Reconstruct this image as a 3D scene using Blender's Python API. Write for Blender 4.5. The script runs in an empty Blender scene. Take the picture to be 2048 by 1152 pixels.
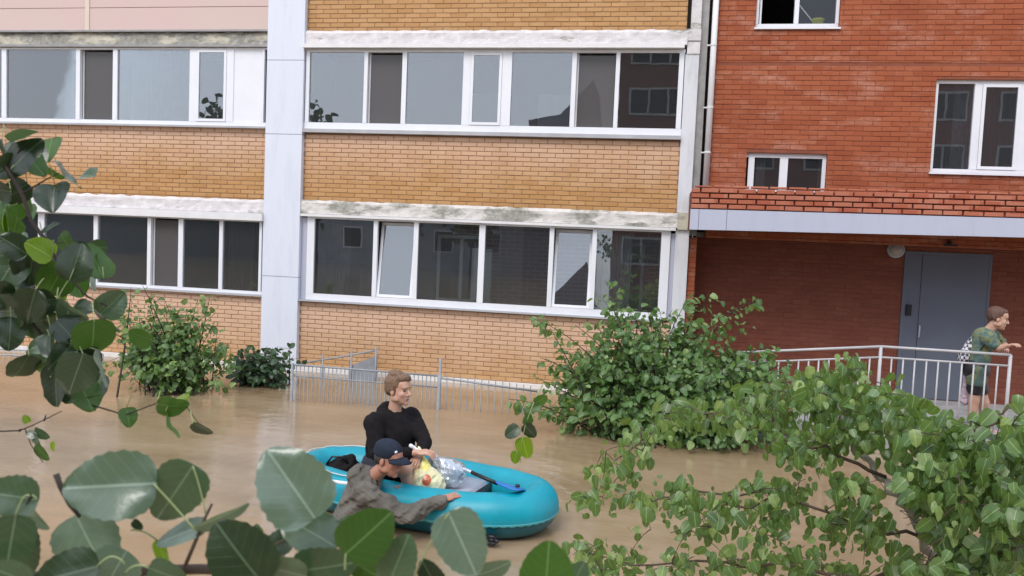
import bpy, bmesh, math, random
import numpy as np
from mathutils import Vector, Matrix, Quaternion, noise
random.seed(7)
PI = math.pi
scene = bpy.context.scene
C = scene.collection
# ------------------------------------------------------------------ camera
CAM_H = 2.44
cam_d = bpy.data.cameras.new('camera'); cam = bpy.data.objects.new('camera', cam_d); C.objects.link(cam)
cam_d.sensor_width = 36.0; cam_d.lens = 36.0*1600/2048; cam_d.clip_end = 600; cam_d.clip_start = 0.05
_yaw, _p, _r = math.radians(10.04), math.radians(3.57), math.radians(2.45)
FW = Vector((-math.sin(_yaw)*math.cos(_p), math.cos(_yaw)*math.cos(_p), -math.sin(_p)))
RT0 = Vector((math.cos(_yaw), math.sin(_yaw), 0)); UP0 = RT0.cross(FW)
RT = RT0*math.cos(_r) + UP0*math.sin(_r); UP = UP0*math.cos(_r) - RT0*math.sin(_r)
EYE = Vector((0, 0, CAM_H))
cam.matrix_world = Matrix.Translation(EYE) @ Matrix((RT, UP, -FW)).transposed().to_4x4()
scene.camera = cam
cam_d.dof.use_dof = True; cam_d.dof.focus_distance = 9.0; cam_d.dof.aperture_fstop = 7.5
# ------------------------------------------------------------------ daylight: overcast
w = bpy.data.worlds.new('World'); scene.world = w; w.use_nodes = True
nt = w.node_tree; nt.nodes.clear()
sky = nt.nodes.new('ShaderNodeTexSky'); sky.sky_type = 'NISHITA'; sky.sun_disc = False
sky.sun_elevation = math.radians(50); sky.sun_rotation = math.radians(195); sky.dust_density = 3.0
mx = nt.nodes.new('ShaderNodeMix'); mx.data_type = 'RGBA'; mx.inputs['Factor'].default_value = 0.72
mx.inputs['B'].default_value = (7.6, 8.3, 9.6, 1)
bg = nt.nodes.new('ShaderNodeBackground'); bg.inputs['Strength'].default_value = 0.15
ou = nt.nodes.new('ShaderNodeOutputWorld')
nt.links.new(sky.outputs[0], mx.inputs['A']); nt.links.new(mx.outputs['Result'], bg.inputs['Color']); nt.links.new(bg.outputs[0], ou.inputs['Surface'])
sl = bpy.data.lights.new('sun', 'SUN'); sl.energy = 1.3; sl.angle = math.radians(25); sl.color = (1, .96, .9)
so = bpy.data.objects.new('sun', sl); C.objects.link(so)
# rotation 195 deg: the sun stands behind the camera, a little to the left
sd = Vector((math.sin(math.radians(195))*math.cos(math.radians(50)), math.cos(math.radians(195))*math.cos(math.radians(50)), math.sin(math.radians(50))))
so.rotation_euler = sd.to_track_quat('Z', 'Y').to_euler()
scene.view_settings.view_transform = 'Standard'; scene.view_settings.look = 'None'
scene.view_settings.exposure = 0.35; scene.view_settings.gamma = 1.0
scene.render.engine = 'CYCLES'

# ------------------------------------------------------------------ pixel of the 2048x1152 photo -> point of the place
def ray(x, y): return FW + RT*((x-1024)/1600) + UP*((576-y)/1600)
def at(x, y, Y):
    d = ray(x, y); return EYE + d*(Y/d.y)
def atz(x, y, Z=0.0):
    d = ray(x, y); return EYE + d*((Z-CAM_H)/d.z)
def ppm(P): return 1600/((Vector(P)-EYE).dot(FW))
def pix(P):
    v = Vector(P)-EYE; k = v.dot(FW); return 1024+1600*v.dot(RT)/k, 576-1600*v.dot(UP)/k

# ------------------------------------------------------------------ naming helpers
def tag(o, label=None, cat=None, group=None, kind=None):
    if label: o['label'] = label
    if cat: o['category'] = cat
    if group: o['group'] = group
    if kind: o['kind'] = kind
    return o
def empty(name, loc=(0, 0, 0), parent=None):
    o = bpy.data.objects.new(name, None); C.objects.link(o); o.location = loc; o.empty_display_size = .1
    if parent: o.parent = parent
    return o
def link(name, me, parent=None, mat=None):
    if mat is not None and not me.materials: me.materials.append(mat)
    o = bpy.data.objects.new(name, me); C.objects.link(o)
    if parent is not None:
        o.parent = parent; o.matrix_parent_inverse = world(parent).inverted()
    return o
def world(o):
    m = Matrix.LocRotScale(o.location, o.rotation_euler, o.scale)
    if o.parent: m = world(o.parent) @ o.matrix_parent_inverse @ m
    return m
def setw(o, m):
    """world matrix m for an object that may have a parent"""
    if o.parent: m = (world(o.parent) @ o.matrix_parent_inverse).inverted() @ m
    l, r, s = m.decompose(); o.location = l; o.rotation_euler = r.to_euler(); o.scale = s

class MB:
    def __init__(s): s.v = []; s.f = []; s.uv = None
    def add(s, vs, fs):
        n = len(s.v); s.v += [tuple(v) for v in vs]; s.f += [tuple(i+n for i in f) for f in fs]
    def box(s, x0, x1, y0, y1, z0, z1):
        s.add([(x0,y0,z0),(x1,y0,z0),(x1,y1,z0),(x0,y1,z0),(x0,y0,z1),(x1,y0,z1),(x1,y1,z1),(x0,y1,z1)],
              [(0,3,2,1),(4,5,6,7),(0,1,5,4),(1,2,6,5),(2,3,7,6),(3,0,4,7)])
        return s
    def bar(s, a, b, wd, dp, up=(0, 0, 1)):
        a, b = Vector(a), Vector(b); d = (b-a).normalized(); u = Vector(up); u = (u - d*u.dot(d)).normalized(); r = d.cross(u)
        vs = [p + r*i*wd/2 + u*j*dp/2 for p in (a, b) for i, j in ((-1,-1),(1,-1),(1,1),(-1,1))]
        s.add(vs, [(3,2,1,0),(4,5,6,7),(0,1,5,4),(1,2,6,5),(2,3,7,6),(3,0,4,7)]); return s
    def tube(s, pts, rs, n=8, caps=True, closed=False):
        pts = [Vector(p) for p in pts]; m = len(pts)
        if not hasattr(rs, '__len__'): rs = [rs]*m
        u = None; base = len(s.v)
        for i, p in enumerate(pts):
            if closed: d = (pts[(i+1) % m]-pts[i-1]).normalized()
            else: d = (pts[min(i+1, m-1)]-pts[max(i-1, 0)]).normalized()
            if u is None: u = d.orthogonal().normalized() if abs(d.z) > .9 else Vector((0,0,1))
            u = (u-d*u.dot(d)).normalized(); r = d.cross(u)
            for k in range(n):
                a = 2*PI*k/n; s.v.append(tuple(p + (r*math.cos(a)+u*math.sin(a))*rs[i]))
        for i in range(m if closed else m-1):
            j = (i+1) % m
            for k in range(n):
                s.f.append((base+i*n+k, base+i*n+(k+1) % n, base+j*n+(k+1) % n, base+j*n+k))
        if caps and not closed:
            s.f.append(tuple(base+k for k in range(n))[::-1]); s.f.append(tuple(base+(m-1)*n+k for k in range(n)))
        return s
    def mesh(s, name, smooth=False):
        me = bpy.data.meshes.new(name); me.from_pydata(s.v, [], s.f); me.validate(); me.update()
        if smooth: me.polygons.foreach_set('use_smooth', [True]*len(me.polygons))
        return me
    def build(s, name, mat, parent=None, smooth=False):
        return link(name, s.mesh(name, smooth), parent, mat)
def boxo(name, mat, parent, *a): return MB().box(*a).build(name, mat, parent)

# ------------------------------------------------------------------ materials
def newmat(name):
    m = bpy.data.materials.new(name); m.use_nodes = True; n = m.node_tree.nodes; n.clear()
    out = n.new('ShaderNodeOutputMaterial'); b = n.new('ShaderNodeBsdfPrincipled'); m.node_tree.links.new(b.outputs[0], out.inputs[0])
    return m, m.node_tree, b, out
def N(t, typ, **kw):
    n = t.nodes.new(typ)
    for k, v in kw.items():
        if k in n.inputs: n.inputs[k].default_value = v
        else: setattr(n, k, v)
    return n
def L(t, a, b): t.links.new(a, b)
def pos(t, sc=(1, 1, 1)):
    g = N(t, 'ShaderNodeNewGeometry'); m = N(t, 'ShaderNodeMapping'); m.inputs['Scale'].default_value = sc
    L(t, g.outputs['Position'], m.inputs['Vector']); return m.outputs[0]
def nz(t, sc, detail=4, rough=.6, scale=(1, 1, 1)):
    n = N(t, 'ShaderNodeTexNoise', Scale=sc, Detail=detail, Roughness=rough); L(t, pos(t, scale), n.inputs['Vector']); return n.outputs[0]
def ramp(t, fac, stops, interp='LINEAR'):
    r = N(t, 'ShaderNodeValToRGB'); r.color_ramp.interpolation = interp
    e = r.color_ramp.elements
    while len(e) < len(stops): e.new(.5)
    for i, (p, c) in enumerate(stops):
        e[i].position = p; e[i].color = tuple(c)+(1,) if len(c) == 3 else c
    L(t, fac, r.inputs[0]); return r.outputs[0]
def mixc(t, fac, a, b, blend='MIX'):
    m = N(t, 'ShaderNodeMix', data_type='RGBA', blend_type=blend)
    for s, v in (('Factor', fac), ('A', a), ('B', b)):
        if hasattr(v, 'links'): L(t, v, m.inputs[s] if s != 'Factor' else m.inputs[0])
        elif s == 'Factor': m.inputs[0].default_value = v
        else: m.inputs[s].default_value = tuple(v)+(1,)
    return m.outputs['Result']
def math_(t, op, a, b=None, c=None):
    m = N(t, 'ShaderNodeMath', operation=op)
    for i, v in enumerate((a, b, c)):
        if v is None: continue
        if hasattr(v, 'links'): L(t, v, m.inputs[i])
        else: m.inputs[i].default_value = v
    return m.outputs[0]
def bump(t, b, h, st=.3, dist=.01):
    n = N(t, 'ShaderNodeBump', Strength=st, Distance=dist); L(t, h, n.inputs['Height']); L(t, n.outputs[0], b.inputs['Normal'])
W3 = ((0,0,0),(1,1,1))
def simple(name, col, rough=.6, var=.15, sc=6, metal=0, spec=.5, bmp=0, col2=None):
    m, t, b, o = newmat(name); b.inputs['Roughness'].default_value = rough; b.inputs['Metallic'].default_value = metal
    b.inputs['Specular IOR Level'].default_value = spec
    c2 = col2 or tuple(c*(1-var) for c in col)
    L(t, ramp(t, nz(t, sc), [(.3, c2), (.7, col)]), b.inputs['Base Color'])
    if bmp: bump(t, b, nz(t, sc*12, 3), bmp, .004)
    return m
def brickmat(name, cols, pitch, course, x0, z0, mottle=.25, streak=None, band=None, rough=.85):
    """each brick its own tone (white noise of its cell), plus weathering that stays on the wall"""
    m, t, b, o = newmat(name); b.inputs['Roughness'].default_value = rough; b.inputs['Specular IOR Level'].default_value = .25
    g = N(t, 'ShaderNodeNewGeometry'); s = N(t, 'ShaderNodeSeparateXYZ'); L(t, g.outputs['Position'], s.inputs[0])
    row = math_(t, 'FLOOR', math_(t, 'DIVIDE', math_(t, 'SUBTRACT', s.outputs['Z'], z0), course))
    off = math_(t, 'MULTIPLY', math_(t, 'MODULO', math_(t, 'ABSOLUTE', row), 2.0), .5)
    col = math_(t, 'FLOOR', math_(t, 'ADD', math_(t, 'DIVIDE', math_(t, 'SUBTRACT', s.outputs['X'], x0), pitch), off))
    cb = N(t, 'ShaderNodeCombineXYZ'); L(t, row, cb.inputs[0]); L(t, col, cb.inputs[1])
    wn = N(t, 'ShaderNodeTexWhiteNoise', noise_dimensions='3D'); L(t, cb.outputs[0], wn.inputs['Vector'])
    n = len(cols)
    c = ramp(t, wn.outputs['Value'], [(i/(n-1) if n > 1 else 0, cols[i]) for i in range(n)])
    c = mixc(t, math_(t, 'MULTIPLY', nz(t, 1.3, 5), mottle), c, tuple(v*.55 for v in cols[0]))
    c = mixc(t, math_(t, 'MULTIPLY', ramp(t, nz(t, .9, 6, .7), [(.50, (0,0,0)), (.62, (1,1,1))]), mottle*.9), c, tuple(v*.62 for v in cols[0]))
    c = mixc(t, .35, c, ramp(t, nz(t, 60, 3), [(.3, tuple(v*.7 for v in cols[0])), (.7, cols[-1])]))
    if band:   # pale washed tone under the sills, richer wetter tone further down (fades with height, ragged)
        zt, h, pale = band
        f = math_(t, 'DIVIDE', math_(t, 'SUBTRACT', math_(t, 'ADD', s.outputs['Z'], math_(t, 'MULTIPLY', math_(t, 'SUBTRACT', nz(t, 2.2, 4), .5), .9)), zt-h), h)
        f = math_(t, 'MULTIPLY', math_(t, 'MINIMUM', math_(t, 'MAXIMUM', f, 0.0), 1.0), .92)
        c = mixc(t, f, c, pale)
    if streak:
        f = ramp(t, nz(t, 1.6, 6, .7, (1, 1, 2.6)), [(streak[1], (0, 0, 0)), (streak[1]+.16, (1, 1, 1))])
        f = mixc(t, .55, f, ramp(t, nz(t, 26, 4, .7, (1, 1, 3)), [(.45, (0,0,0)), (.62, (1,1,1))]), 'MULTIPLY')
        c = mixc(t, math_(t, 'MULTIPLY', f, .6), c, streak[0])
    L(t, c, b.inputs['Base Color']); bump(t, b, nz(t, 90, 3), .35, .004)
    return m
M = {}
YC, RC = .075, .075
M['ybrick_up'] = brickmat('yellow_brick_upper', [(.50,.27,.11),(.58,.34,.155),(.64,.39,.19),(.54,.30,.13)], .26, YC, -7, 5.76, .3)
M['ybrick_mid'] = brickmat('yellow_brick_middle', [(.50,.26,.10),(.58,.33,.145),(.63,.38,.185),(.53,.29,.115)], .26, YC, -7, 2.93, .3, band=(4.2, .95, (.70,.48,.36)))
M['ybrick_low'] = brickmat('yellow_brick_lower', [(.52,.29,.125),(.59,.355,.175),(.64,.40,.21),(.55,.315,.145)], .26, YC, -7, .07, .3, band=(1.3, 1.25, (.70,.485,.365)))
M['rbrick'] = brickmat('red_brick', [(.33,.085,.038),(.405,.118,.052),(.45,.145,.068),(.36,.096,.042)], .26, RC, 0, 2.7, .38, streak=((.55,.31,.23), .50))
M['rbrick_shaded'] = brickmat('red_brick_porch_shaded', [(.19,.060,.040),(.225,.074,.048),(.25,.085,.054),(.20,.064,.042)], .26, RC, 0, 2.7, .3, streak=((.38,.2,.15), .6))  # recess brick: darker, duller tone paints in the shade under the canopy
M['cbrick'] = brickmat('canopy_brick', [(.38,.10,.055),(.48,.17,.10),(.55,.24,.16),(.42,.12,.065)], .26, .076, .4, 2.98, .2)
M['mortar_y'] = simple('mortar_ochre', (.40,.245,.145), .95, .3, 8)
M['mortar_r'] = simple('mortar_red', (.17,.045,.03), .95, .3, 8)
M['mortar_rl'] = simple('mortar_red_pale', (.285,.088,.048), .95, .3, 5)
def slabmat(name, paint, fac):
    m, t, b, o = newmat(name); b.inputs['Roughness'].default_value = .9
    g = ramp(t, nz(t, 9, 6, .7), [(.3, (.18,.17,.14)), (.55, (.36,.35,.31)), (.7, (.5,.47,.42))])
    g = mixc(t, math_(t, 'MULTIPLY', ramp(t, nz(t, 3, 5, .7), [(.60, (0,0,0)), (.75, (1,1,1))]), .6), g, (.15,.15,.09))
    f = ramp(t, nz(t, 1.5, 8, .66, (1, 1, 3.2)), [(fac, (0,0,0)), (fac+.07, (1,1,1))])
    p = mixc(t, ramp(t, nz(t, 7, 5), [(.35, (0,0,0)), (.7, (1,1,1))]), paint, tuple(v*.78 for v in paint))
    L(t, mixc(t, f, p, g), b.inputs['Base Color']); bump(t, b, nz(t, 30, 6), .6, .012)
    return m
M['slab_pale'] = slabmat('peeling_white_concrete', (.72,.68,.68), .57)
M['slab_grey'] = slabmat('weathered_concrete', (.70,.66,.62), .49)
M['slab_mossy'] = slabmat('mossy_concrete', (.60,.56,.45), .46)
def whitemat(name, col, st=.12, rough=.7):
    m, t, b, o = newmat(name); b.inputs['Roughness'].default_value = rough
    c = mixc(t, math_(t, 'MULTIPLY', ramp(t, nz(t, 3.0, 6, .65, (3, 1, .5)), [(.48, (0,0,0)), (.8, (1,1,1))]), st*3), col, tuple(v*.72 for v in col))
    c = mixc(t, math_(t, 'MULTIPLY', nz(t, 14, 5, .7, (4, 1, .6)), st), c, (.35,.33,.3))
    L(t, c, b.inputs['Base Color']); bump(t, b, nz(t, 45, 4), .15, .004)
    return m
M['column'] = whitemat('white_column_panel', (.70,.735,.83), .12, .55)
M['column_r'] = whitemat('white_painted_concrete', (.70,.71,.75), .3)
M['concrete'] = simple('grey_concrete', (.42,.41,.40), .9, .4, 4, bmp=.4)
M['pvc'] = simple('white_pvc', (.80,.81,.85), .3, .06, 3)
M['pvc_warm'] = simple('cream_aluminium', (.74,.74,.74), .35, .1, 3)
M['flash'] = simple('white_flashing', (.78,.77,.77), .4, .12, 4)
M['flash_grey'] = simple('dull_flashing', (.36,.35,.35), .5, .3, 4)
M['sillgrey'] = simple('grey_sill', (.46,.46,.48), .45, .2, 4)
M['gap'] = simple('dark_gap', (.02,.018,.017), .9, .3, 4)
M['siding'] = simple('pink_beige_siding', (.60,.47,.41), .55, .06, 1.2, col2=(.62,.44,.42))
M['siding_trim'] = simple('cream_trim', (.70,.58,.47), .5, .06, 3)
M['fascia'] = whitemat('lavender_fascia', (.47,.49,.60), .1, .45)
M['door'] = simple('grey_steel_door', (.125,.14,.18), .45, .12, 1.5)
M['rail'] = simple('grey_painted_rail', (.42,.43,.46), .45, .15, 8)
M['rail_pale'] = simple('pale_painted_rail', (.50,.49,.50), .45, .15, 8)
M['fence'] = simple('blue_grey_fence_paint', (.30,.32,.35), .5, .3, 8)
M['pipe'] = simple('white_pipe', (.74,.72,.72), .4, .08, 3)
M['black'] = simple('black_plastic', (.012,.012,.016), .45, .2, 8)
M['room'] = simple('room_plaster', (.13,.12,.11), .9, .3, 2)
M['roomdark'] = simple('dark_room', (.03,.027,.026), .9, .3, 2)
M['curtain'] = simple('pale_curtain', (.42,.43,.46), .9, .25, 9)
M['net'] = None
M['lamp_glass'] = simple('frosted_lamp_glass', (.42,.38,.34), .25, .2, 12)
M['lime'] = simple('lime_plastic', (.62,.72,.05), .4, .1, 8)
M['ledge'] = simple('white_plinth_ledge', (.80,.76,.73), .7, .15, 5)
def glassmat(name, refl, tint, dirt=.05, dcol=(.45,.47,.5)):
    m = bpy.data.materials.new(name); m.use_nodes = True; t = m.node_tree; t.nodes.clear()
    out = N(t, 'ShaderNodeOutputMaterial'); tr = N(t, 'ShaderNodeBsdfTransparent'); tr.inputs[0].default_value = tuple(tint)+(1,)
    gl = N(t, 'ShaderNodeBsdfGlossy'); gl.inputs['Roughness'].default_value = .0; gl.inputs[0].default_value = (.96,.98,1,1)
    df = N(t, 'ShaderNodeBsdfDiffuse'); df.inputs[0].default_value = tuple(dcol)+(1,)
    n = N(t, 'ShaderNodeBump', Strength=.02, Distance=.02); L(t, nz(t, 1.6, 2), n.inputs['Height']); L(t, n.outputs[0], gl.inputs['Normal'])
    fr = N(t, 'ShaderNodeFresnel', IOR=1.5); f = math_(t, 'MINIMUM', math_(t, 'MULTIPLY', fr.outputs[0], refl), 1.0)
    m0 = N(t, 'ShaderNodeMixShader'); m0.inputs[0].default_value = dirt; L(t, tr.outputs[0], m0.inputs[1]); L(t, df.outputs[0], m0.inputs[2])
    m1 = N(t, 'ShaderNodeMixShader'); L(t, f, m1.inputs[0]); L(t, m0.outputs[0], m1.inputs[1]); L(t, gl.outputs[0], m1.inputs[2])
    L(t, m1.outputs[0], out.inputs[0]); return m
M['glass'] = glassmat('double_glazing', 3.6, (.75,.78,.8), .06)
M['glass_dark'] = glassmat('clear_glazing', 3.2, (.80,.83,.83), .035, (.5,.55,.6))
M['net'] = glassmat('insect_net', .5, (.5,.5,.5), .62, (.155,.145,.145))
M['glass_black'] = glassmat('dark_glazing', .7, (.92,.92,.92), .0)
M['bagclear'] = glassmat('clear_plastic', 4.5, (.86,.9,.95), .42, (.70,.76,.88))

def leafmat(name, dark, mid, light, trans=.3, rough=.38, sheen=.5, back=None, veins=True):
    m = bpy.data.materials.new(name); m.use_nodes = True; t = m.node_tree; t.nodes.clear()
    out = N(t, 'ShaderNodeOutputMaterial'); b = N(t, 'ShaderNodeBsdfPrincipled'); tl = N(t, 'ShaderNodeBsdfTranslucent'); ms = N(t, 'ShaderNodeMixShader')
    g = N(t, 'ShaderNodeNewGeometry'); oi = N(t, 'ShaderNodeObjectInfo')
    r = math_(t, 'FRACT', math_(t, 'ADD', g.outputs['Random Per Island'], oi.outputs['Random']))
    c = ramp(t, r, [(0, dark), (.4, mid), (.78, mid), (1, light)])
    c = mixc(t, math_(t, 'MULTIPLY', ramp(t, nz(t, 26, 5, .7), [(.35, (0,0,0)), (.7, (1,1,1))]), .6), c, dark)
    bk = back or tuple(v*1.5+.03 for v in mid)
    c = mixc(t, math_(t, 'MULTIPLY', g.outputs['Backfacing'], .6), c, bk)
    uv = N(t, 'ShaderNodeUVMap'); s = N(t, 'ShaderNodeSeparateXYZ'); L(t, uv.outputs[0], s.inputs[0])
    if veins:
        ax = math_(t, 'ABSOLUTE', math_(t, 'SUBTRACT', s.outputs[0], .5))
        mid_ = math_(t, 'LESS_THAN', ax, .014)
        k = math_(t, 'FRACT', math_(t, 'MULTIPLY', math_(t, 'SUBTRACT', s.outputs[1], math_(t, 'MULTIPLY', ax, .75)), 6.5))
        sv = math_(t, 'MULTIPLY', math_(t, 'LESS_THAN', k, .06), .28)
        vv = math_(t, 'MAXIMUM', mid_, sv)
        c = mixc(t, math_(t, 'MULTIPLY', vv, .42), c, tuple(min(1, v*1.9+.10) for v in light))
        bp = N(t, 'ShaderNodeBump', Strength=.35, Distance=.002); L(t, math_(t, 'ADD', vv, nz(t, 60, 3)), bp.inputs['Height']); L(t, bp.outputs[0], b.inputs['Normal'])
    L(t, c, b.inputs['Base Color']); b.inputs['Roughness'].default_value = rough; b.inputs['Specular IOR Level'].default_value = sheen
    tc = mixc(t, .5, c, (light[0]*1.2, light[1]*1.25, light[2]*.4)); L(t, tc, tl.inputs[0])
    ms.inputs[0].default_value = trans; L(t, b.outputs[0], ms.inputs[1]); L(t, tl.outputs[0], ms.inputs[2]); L(t, ms.outputs[0], out.inputs[0])
    return m
M['leaf_bush'] = leafmat('bush_leaf', (.036,.090,.026), (.110,.215,.06), (.33,.45,.15), .35, .42, .6)
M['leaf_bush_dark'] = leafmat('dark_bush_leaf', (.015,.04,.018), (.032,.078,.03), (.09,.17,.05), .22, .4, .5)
M['leaf_tree'] = leafmat('aspen_leaf', (.030,.075,.022), (.105,.200,.052), (.38,.49,.17), .35, .36, .6, back=(.22,.31,.17))
M['leaf_far'] = leafmat('far_leaf', (.02,.04,.015), (.035,.07,.022), (.06,.10,.03), .1, .6, .2, veins=False)
M['leafA'] = leafmat('poplar_leaf_pale', (.095,.150,.100), (.135,.200,.145), (.19,.26,.195), .3, .24, 1.0, back=(.2,.27,.22))
M['leafB'] = leafmat('poplar_leaf_dark', (.011,.024,.010), (.024,.048,.018), (.045,.09,.028), .2, .30, .7, back=(.05,.09,.04))
M['leafC'] = leafmat('poplar_leaf_green', (.035,.085,.016), (.055,.13,.022), (.09,.18,.03), .4, .36, .5)
M['leafD'] = leafmat('poplar_leaf_yellowgreen', (.12,.22,.01), (.18,.30,.015), (.25,.38,.03), .5, .36, .5)
M['leafE'] = leafmat('poplar_leaf_mid', (.040,.075,.038), (.065,.115,.056), (.10,.16,.08), .28, .25, .9)
M['petiole'] = simple('petiole_green', (.30,.36,.15), .45, .2, 20)
M['bark'] = simple('dark_bark', (.045,.034,.026), .8, .5, 30, bmp=.5)
M['bark_brown'] = simple('brown_bark', (.10,.065,.045), .75, .4, 30, bmp=.5)
M['bark_pale'] = simple('pale_aspen_bark', (.36,.32,.26), .8, .35, 25, bmp=.5)

# ------------------------------------------------------------------ ground and water
g = MB(); g.box(-150, 150, -120, 200, -1.6, -1.1); o = g.build('ground', simple('flooded_ground', (.12,.09,.06), .9)); tag(o, kind='structure')
m, t, b, _ = newmat('flood_water'); b.inputs['Roughness'].default_value = .03; b.inputs['IOR'].default_value = 1.55; b.inputs['Specular IOR Level'].default_value = .65
L(t, ramp(t, nz(t, .5, 6, .62, (1, 2.2, 1)), [(.3, (.24,.165,.092)), (.5, (.30,.212,.124)), (.72, (.36,.265,.17))]), b.inputs['Base Color'])
h1 = nz(t, 2.6, 4, .55, (1, 2.6, 1)); h2 = nz(t, 16, 3, .6, (1, 2.0, 1)); wv = N(t, 'ShaderNodeTexWave', wave_type='RINGS', rings_direction='SPHERICAL')
mp = N(t, 'ShaderNodeMapping'); mp.inputs['Location'].default_value = (1.9, -6.7, 0); gg = N(t, 'ShaderNodeNewGeometry'); L(t, gg.outputs['Position'], mp.inputs['Vector']); L(t, mp.outputs[0], wv.inputs['Vector'])
wv.inputs['Scale'].default_value = 1.3; wv.inputs['Distortion'].default_value = 3.0; wv.inputs['Detail'].default_value = 2
# rings made by the boat die away with distance from it
ln = N(t, 'ShaderNodeVectorMath', operation='LENGTH'); L(t, mp.outputs[0], ln.inputs[0])
fal = math_(t, 'DIVIDE', .5, math_(t, 'ADD', 1.0, math_(t, 'MULTIPLY', ln.outputs['Value'], ln.outputs['Value'])))
h = math_(t, 'ADD', math_(t, 'ADD', math_(t, 'MULTIPLY', h1, .6), math_(t, 'MULTIPLY', h2, .13)), math_(t, 'MULTIPLY', wv.outputs[1], math_(t, 'MULTIPLY', fal, 1.3)))
bump(t, b, h, .17, .06)
gw = MB(); gw.add([(-150,-120,0),(150,-120,0),(150,200,0),(-150,200,0)], [(0,1,2,3)]); o = gw.build('flood_water', m); tag(o, kind='structure')

# ------------------------------------------------------------------ bricks
def brick_vf(x0, x1, yf, z0, z1, dep=.03, ch=.004):
    v = [(x0,yf+dep,z0),(x1,yf+dep,z0),(x1,yf+dep,z1),(x0,yf+dep,z1),
         (x0,yf+ch,z0),(x1,yf+ch,z0),(x1,yf+ch,z1),(x0,yf+ch,z1),
         (x0+ch,yf,z0+ch),(x1-ch,yf,z0+ch),(x1-ch,yf,z1-ch),(x0+ch,yf,z1-ch)]
    f = [(8,9,10,11)]
    for i in range(4):
        j = (i+1) % 4; f.append((4+i, 4+j, 8+j, 8+i)); f.append((i, j, 4+j, 4+i))
    return v, f
_brickmesh = {}
def brick_field(X0, X1, Z0, Z1, yf, mat, parent, phase_x, phase_z, pitch=.26, course=.075, holes=(), jx=.010, proud=.0, cand=None, chips=0):
    """running-bond bricks; whole ones are candidates for single parts, the rest is joined"""
    r = random.Random(int((X0*31+Z0*17)*100)); bl = pitch-jx; bh = course-jx
    k0 = math.floor((Z0-phase_z)/course+1e-4); k1 = math.ceil((Z1-phase_z)/course-1e-4)
    out = []
    for k in range(k0, k1):
        z0 = phase_z+k*course+jx/2; z1 = z0+bh
        if z0 < Z0-.02 or z1 > Z1+.02: 
            z0 = max(z0, Z0); z1 = min(z1, Z1)
            if z1-z0 < .02: continue
        off = -.5*(abs(k) % 2)
        i0 = math.floor((X0-phase_x)/pitch-off)-1; i1 = math.ceil((X1-phase_x)/pitch-off)+1
        for i in range(i0, i1):
            a = phase_x+(i+off)*pitch+jx/2; b_ = a+bl
            segs = [(max(a, X0), min(b_, X1))]
            for (hx0, hx1, hz0, hz1) in holes:
                if z1 > hz0+.005 and z0 < hz1-.005:
                    ns = []
                    for (p, q) in segs:
                        if q <= hx0 or p >= hx1: ns.append((p, q))
                        else:
                            if p < hx0: ns.append((p, hx0))
                            if q > hx1: ns.append((hx1, q))
                    segs = ns
            for (p, q) in segs:
                if q-p < .03: continue
                if chips and r.random() < chips: continue
                out.append((p, q, yf+r.uniform(-.0025, .0025), z0+r.uniform(-.0012, .0012), z1+r.uniform(-.0012, .0012), abs(q-p-bl) < 1e-3 and abs(z1-z0-bh) < .006))
    for e in out: cand.append((e, mat, parent, bl, bh))
def flush_bricks(cand, limit, name='brick'):
    def score(c):
        (p, q, y, z0, z1, whole), mat, par, bl, bh = c
        x, yy = pix(((p+q)/2, y, (z0+z1)/2)); inside = 0 < x < 2048 and 0 < yy < 1152
        return (0 if whole and inside else 1, -ppm(((p+q)/2, y, z0)))
    cand.sort(key=score); rest = {}
    n = 0
    for c in cand:
        (p, q, y, z0, z1, whole), mat, par, bl, bh = c
        if whole and n < limit and score(c)[0] == 0:
            key = (mat.name, bl, bh)
            if key not in _brickmesh:
                v, f = brick_vf(-bl/2, bl/2, 0, -bh/2, bh/2); b = MB(); b.add(v, f); _brickmesh[key] = b.mesh('brick'); _brickmesh[key].materials.append(mat)
            o = bpy.data.objects.new(name, _brickmesh[key]); C.objects.link(o); o.parent = par; o.matrix_parent_inverse = world(par).inverted()
            o.location = world(par).inverted() @ Vector(((p+q)/2, y, (z0+z1)/2)) if False else Vector(((p+q)/2, y, (z0+z1)/2)); n += 1
        else: rest.setdefault((mat.name, par.name), []).append(c)
    for (mn, pn), cs in rest.items():
        b = MB()
        for (e, mat, par, bl, bh) in cs:
            v, f = brick_vf(*e[:5]) if False else brick_vf(e[0], e[1], e[2], e[3], e[4]); b.add(v, f)
        o = b.build('brickwork', cs[0][1], cs[0][2]); o['kind'] = 'stuff'

# ------------------------------------------------------------------ yellow apartment building
YB = empty('apartment_building', (-6, 13, 0))
tag(YB, 'yellow brick apartment building with white columns and long rows of balcony windows', 'building')
FY = 12.90
Xc0, Xc1 = at(530, 300, 12.80).x, at(603, 300, 12.80).x       # main column
XR = at(1360, 300, FY).x                                       # right end of the right bay
XL = -14.0
Xe = .505
cand = []
def parapet(X0, X1, Z0, Z1, mat, chips=0):
    w_ = boxo('parapet_wall', M['mortar_y'], YB, X0, X1, FY+.009, FY+.16, Z0, Z1)
    brick_field(X0, X1, Z0, Z1, FY, mat, w_, -7, {'yellow_brick_upper': 5.76, 'yellow_brick_middle': 2.93, 'yellow_brick_lower': .07}[mat.name], cand=cand, jx=.011, chips=chips)
parapet(Xc1, XR, 5.76, 7.0, M['ybrick_up'])
parapet(Xc1, XR, 2.93, 4.07, M['ybrick_mid'])
parapet(Xc1, XR, .07, 1.21, M['ybrick_low'])
parapet(XL, Xc0, 2.90, 4.12, M['ybrick_mid'])
parapet(XL, Xc0, .07, 1.24, M['ybrick_low'])
flush_bricks(cand, 292)
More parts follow.
